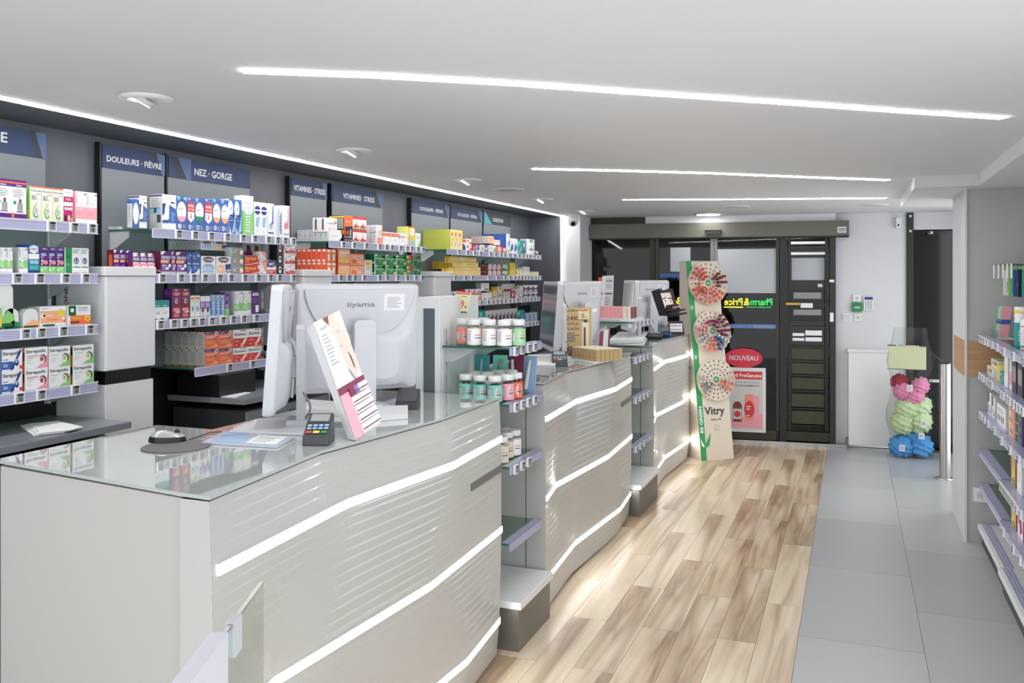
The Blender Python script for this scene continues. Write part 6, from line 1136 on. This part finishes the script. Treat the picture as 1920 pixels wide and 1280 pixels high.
gput('medicine_box', 'small yellow box on the right second shelf', 'medicine box', 'yellowjar', 5.86, .10, .10, .08, G[1]); gput('medicine_box', 'green and teal box on the right second shelf', 'medicine box', 'tealbig', 5.72, .11, .07, .08, G[1])
gput('medicine_box', 'tall white box on the right second shelf beside the teal one', 'medicine box', 'whitebig', 5.55, .12, .19, .08, G[1]); gput('medicine_box', 'tall dark blue bottle box, right second shelf', 'medicine box', 'darkbottle', 5.28, .12, .20, .08, G[1]); gput('medicine_box', 'tall pale pink box, right second shelf', 'medicine box', 'palepink', 5.42, .07, .20, .08, G[1]); gput('medicine_box', 'second tall dark box, right second shelf', 'medicine box', 'darkbottle', 5.1, .14, .20, .08, G[1])
gput('medicine_box', 'white and green upright box, farthest on the right third shelf', 'medicine box', 'greenwhite2', 6.18, .13, .14, .1, G[2]); gput('medicine_box', 'white and green upright box, second on the right third shelf', 'medicine box', 'greenwhite2', 6.02, .13, .13, .1, G[2]); gput('medicine_box', 'wide white box with green vials, right third shelf', 'medicine box', 'greenvials', 5.62, .32, .12, .12, G[2])
for k in range(3): gput('medicine_box', 'yellow and pink box, %s of three stacked, right third shelf' % ['lowest', 'middle', 'topmost'][k], 'medicine box', 'nytol', 5.34, .17, .06, .1, G[2] + k * .061)
for k in range(3): gput('medicine_box', 'purple and green box, %s of three stacked, right third shelf' % ['lowest', 'middle', 'topmost'][k], 'medicine box', 'vialpurp', 5.1, .20, .055, .1, G[2] + k * .056)
gput('food_packet', 'beige herbal packet on the right fourth shelf', 'packet', 'brownpack', 5.30, .14, .19, .07, G[3]); gput('food_packet', 'white packet next to the beige one, right fourth shelf', 'packet', 'whitebig', 5.12, .14, .17, .07, G[3]); gput('food_packet', 'brown and white packet on the right fifth shelf', 'packet', 'brownpack', 5.28, .16, .15, .08, G[4]); gput('food_packet', 'pink and dark packet on the right fifth shelf', 'packet', 'magentaw', 5.08, .16, .15, .08, G[4])
# toiletries on the top shelf
bt = atX(1894, 560, .83); t = thing('cream_tube', 'standing white and teal tube with yellow cap panel, right top shelf', 'tube', (.85, 5.42, G[0]), group=None)
b = MB(); b.lathe([(.032, 0), (.034, .01), (.034, .135)], (0, 0, 0), pm('T'), 18); b.lathe([(.0345, .135), (.0335, .18), (.033, .22)], (0, 0, 0), pm('W'), 18); b.build('tube_body', t); b = MB(); b.lathe([(.0338, .185), (.0338, .205)], (0, 0, 0), pm('Y'), 18); b.text('CENT', (-.036, 0, .155), (0, -1, 0), (0, 0, 1), .05, .016, pm('K')); b.build('print_band', t)
for k, (yy, xx) in enumerate(((5.28, .86), (5.14, .86), (5.0, .85))):
    t = thing('lotion_bottle', 'white pump bottle with orange stripe, %s on the right top shelf' % ['farthest', 'second', 'nearest'][k], 'bottle', (xx, yy, G[0]), group='white pump bottles on the right shelf')
    b = MB(); b.lathe([(.036, 0), (.038, .01), (.038, .13), (.03, .155), (.013, .165)], (0, 0, 0), M['white'], 18); b.build('bottle', t); b = MB(); b.lathe([(.0385, .118), (.0385, .124)], (0, 0, 0), pm('O'), 18); b.lathe([(.0385, .012), (.0385, .02)], (0, 0, 0), pm('G'), 18)
    for q_ in range(4): b.box(-.0405, -.0385, -.02, .02, .04 + q_ * .016, .046 + q_ * .016, pm('LGR'))
    b.build('label', t); b = MB(); b.lathe([(.014, .165), (.014, .185), (.006, .187), (.006, .2)], (0, 0, 0), M['white'], 12); b.box(-.04, .012, -.008, .008, .2, .21, M['white']); b.build('pump', t)
# hooks with hanging cards
b = MB(); 
t = thing('toothbrush_rack', 'clear leaning rack of colourful toothbrush packs at the far end, right top shelf', 'rack', (.86, 6.12, G[0]))
for k, c_ in enumerate(('PK', 'LGR', 'LG', 'W', 'LG', 'AQ')):
    y_ = .0 + k * .035; b = MB(); b.extrude([(-.02, y_, .01), (.03, y_, .01), (.05, y_ - .0, .20), (.0, y_, .20)], (0, .008, 0), pm(c_)); b.extrude([(-.012, y_ - .001, .09), (.04, y_ - .001, .09), (.045, y_ - .001, .12), (-.008, y_ - .001, .12)], (0, .010, 0), pm('DB')); b.build('pack', t)
b = MB(); b.box(-.03, .06, -.01, .22, 0, .006, M['white']); b.box(-.032, -.03, -.01, .22, 0, .05, M['g_clear']); b.build('holder', t)
for k in range(5):
    yy = atX((1917, 1909, 1900, 1891, 1882)[k], 520, .9).y; zc = 1.645; t = thing('hanging_pack', '%s slim hanging pack, %s from the far end, above the right top shelf' % (['white', 'green', 'blue', 'dark', 'teal'][4 - k], ['fifth', 'fourth', 'third', 'second', 'first'][k]), 'hanging pack', (.9, yy, zc), group='packs hanging above the right top shelf')
    b = MB(); b.box(0, .09, 0, .02, -.01, .17, pm(['W', 'LG', 'DB', 'K', 'T'][4 - k])); b.els('e .5 .4 .3 .2 GR;r 0 .9 1 1 LG;l .2 .1 .8 .3 3 DK', (0, 0, -.01), (1, 0, 0), (0, 0, 1), (0, -1, 0), .09, .18); b.build('pack', t); b = MB(); b.tube([(-.05, .01, .185), (.25, .01, .175)], .003, M['steel'], 6); b.box(-.056, -.052, -.012, .03, .1, .185, M['tagw']); b.build('hook', t)
t = thing('hook_bar', 'metal bar with price flags carrying the hanging packs, above the right top shelf', 'rail', (1.14, 4.6, 1.8)); b = MB(); b.box(0, .02, 0, 1.7, -.01, .01, M['steel']); b.build('bar', t)

# ------------------------------------------------------------------ glass divider in the foreground
c1 = atD(487, 1095, 1.30); d1 = atD(350, 1280, .983); dr = (Vector((d1.x, d1.y, 0)) - Vector((c1.x, c1.y, 0))); dr.normalize(); nrm = Vector((-dr.y, dr.x, 0))
t = thing('glass_divider', 'clear glass divider with a white clip in the near left foreground', 'glass panel', (c1.x, c1.y, 0))
b = MB(); z = c1.z; L = .55; q = [Vector((0, 0, z - .75)), dr * L + Vector((0, 0, z - .75)), dr * L + Vector((0, 0, z)), Vector((0, 0, z))]; b.extrude([v for v in q], nrm * .006, M['g_case']); b.extrude([Vector((0, 0, z)), dr * L + Vector((0, 0, z)), dr * L + Vector((0, 0, z + .004)), Vector((0, 0, z + .004))], nrm * .006, M['steel']); b.build('pane', t)
b = MB(); s0 = dr * .13; b.extrude([s0 + Vector((0, 0, z - .04)) - nrm * .004, s0 + dr * .03 + Vector((0, 0, z - .04)) - nrm * .004, s0 + dr * .03 + Vector((0, 0, z + .006)) - nrm * .004, s0 + Vector((0, 0, z + .006)) - nrm * .004], nrm * .014, M['opal']); b.build('clip', t)
b = MB(); s0 = dr * .2; b.extrude([s0 + Vector((0, 0, z - .2)) - nrm * .01, s0 + dr * .3 + Vector((0, 0, z - .2)) - nrm * .01, s0 + dr * .3 + Vector((0, 0, z + .01)) - nrm * .01, s0 + Vector((0, 0, z + .01)) - nrm * .01], nrm * .022, mat('lilac_holder', 'C9C8D2', .35)); b.build('label_holder', t)
b = MB(); b.extrude([Vector((0, 0, 0)), dr * L, dr * L + Vector((0, 0, z - .75)), Vector((0, 0, z - .75))], nrm * .02, M['white']); b.build('plinth', t)
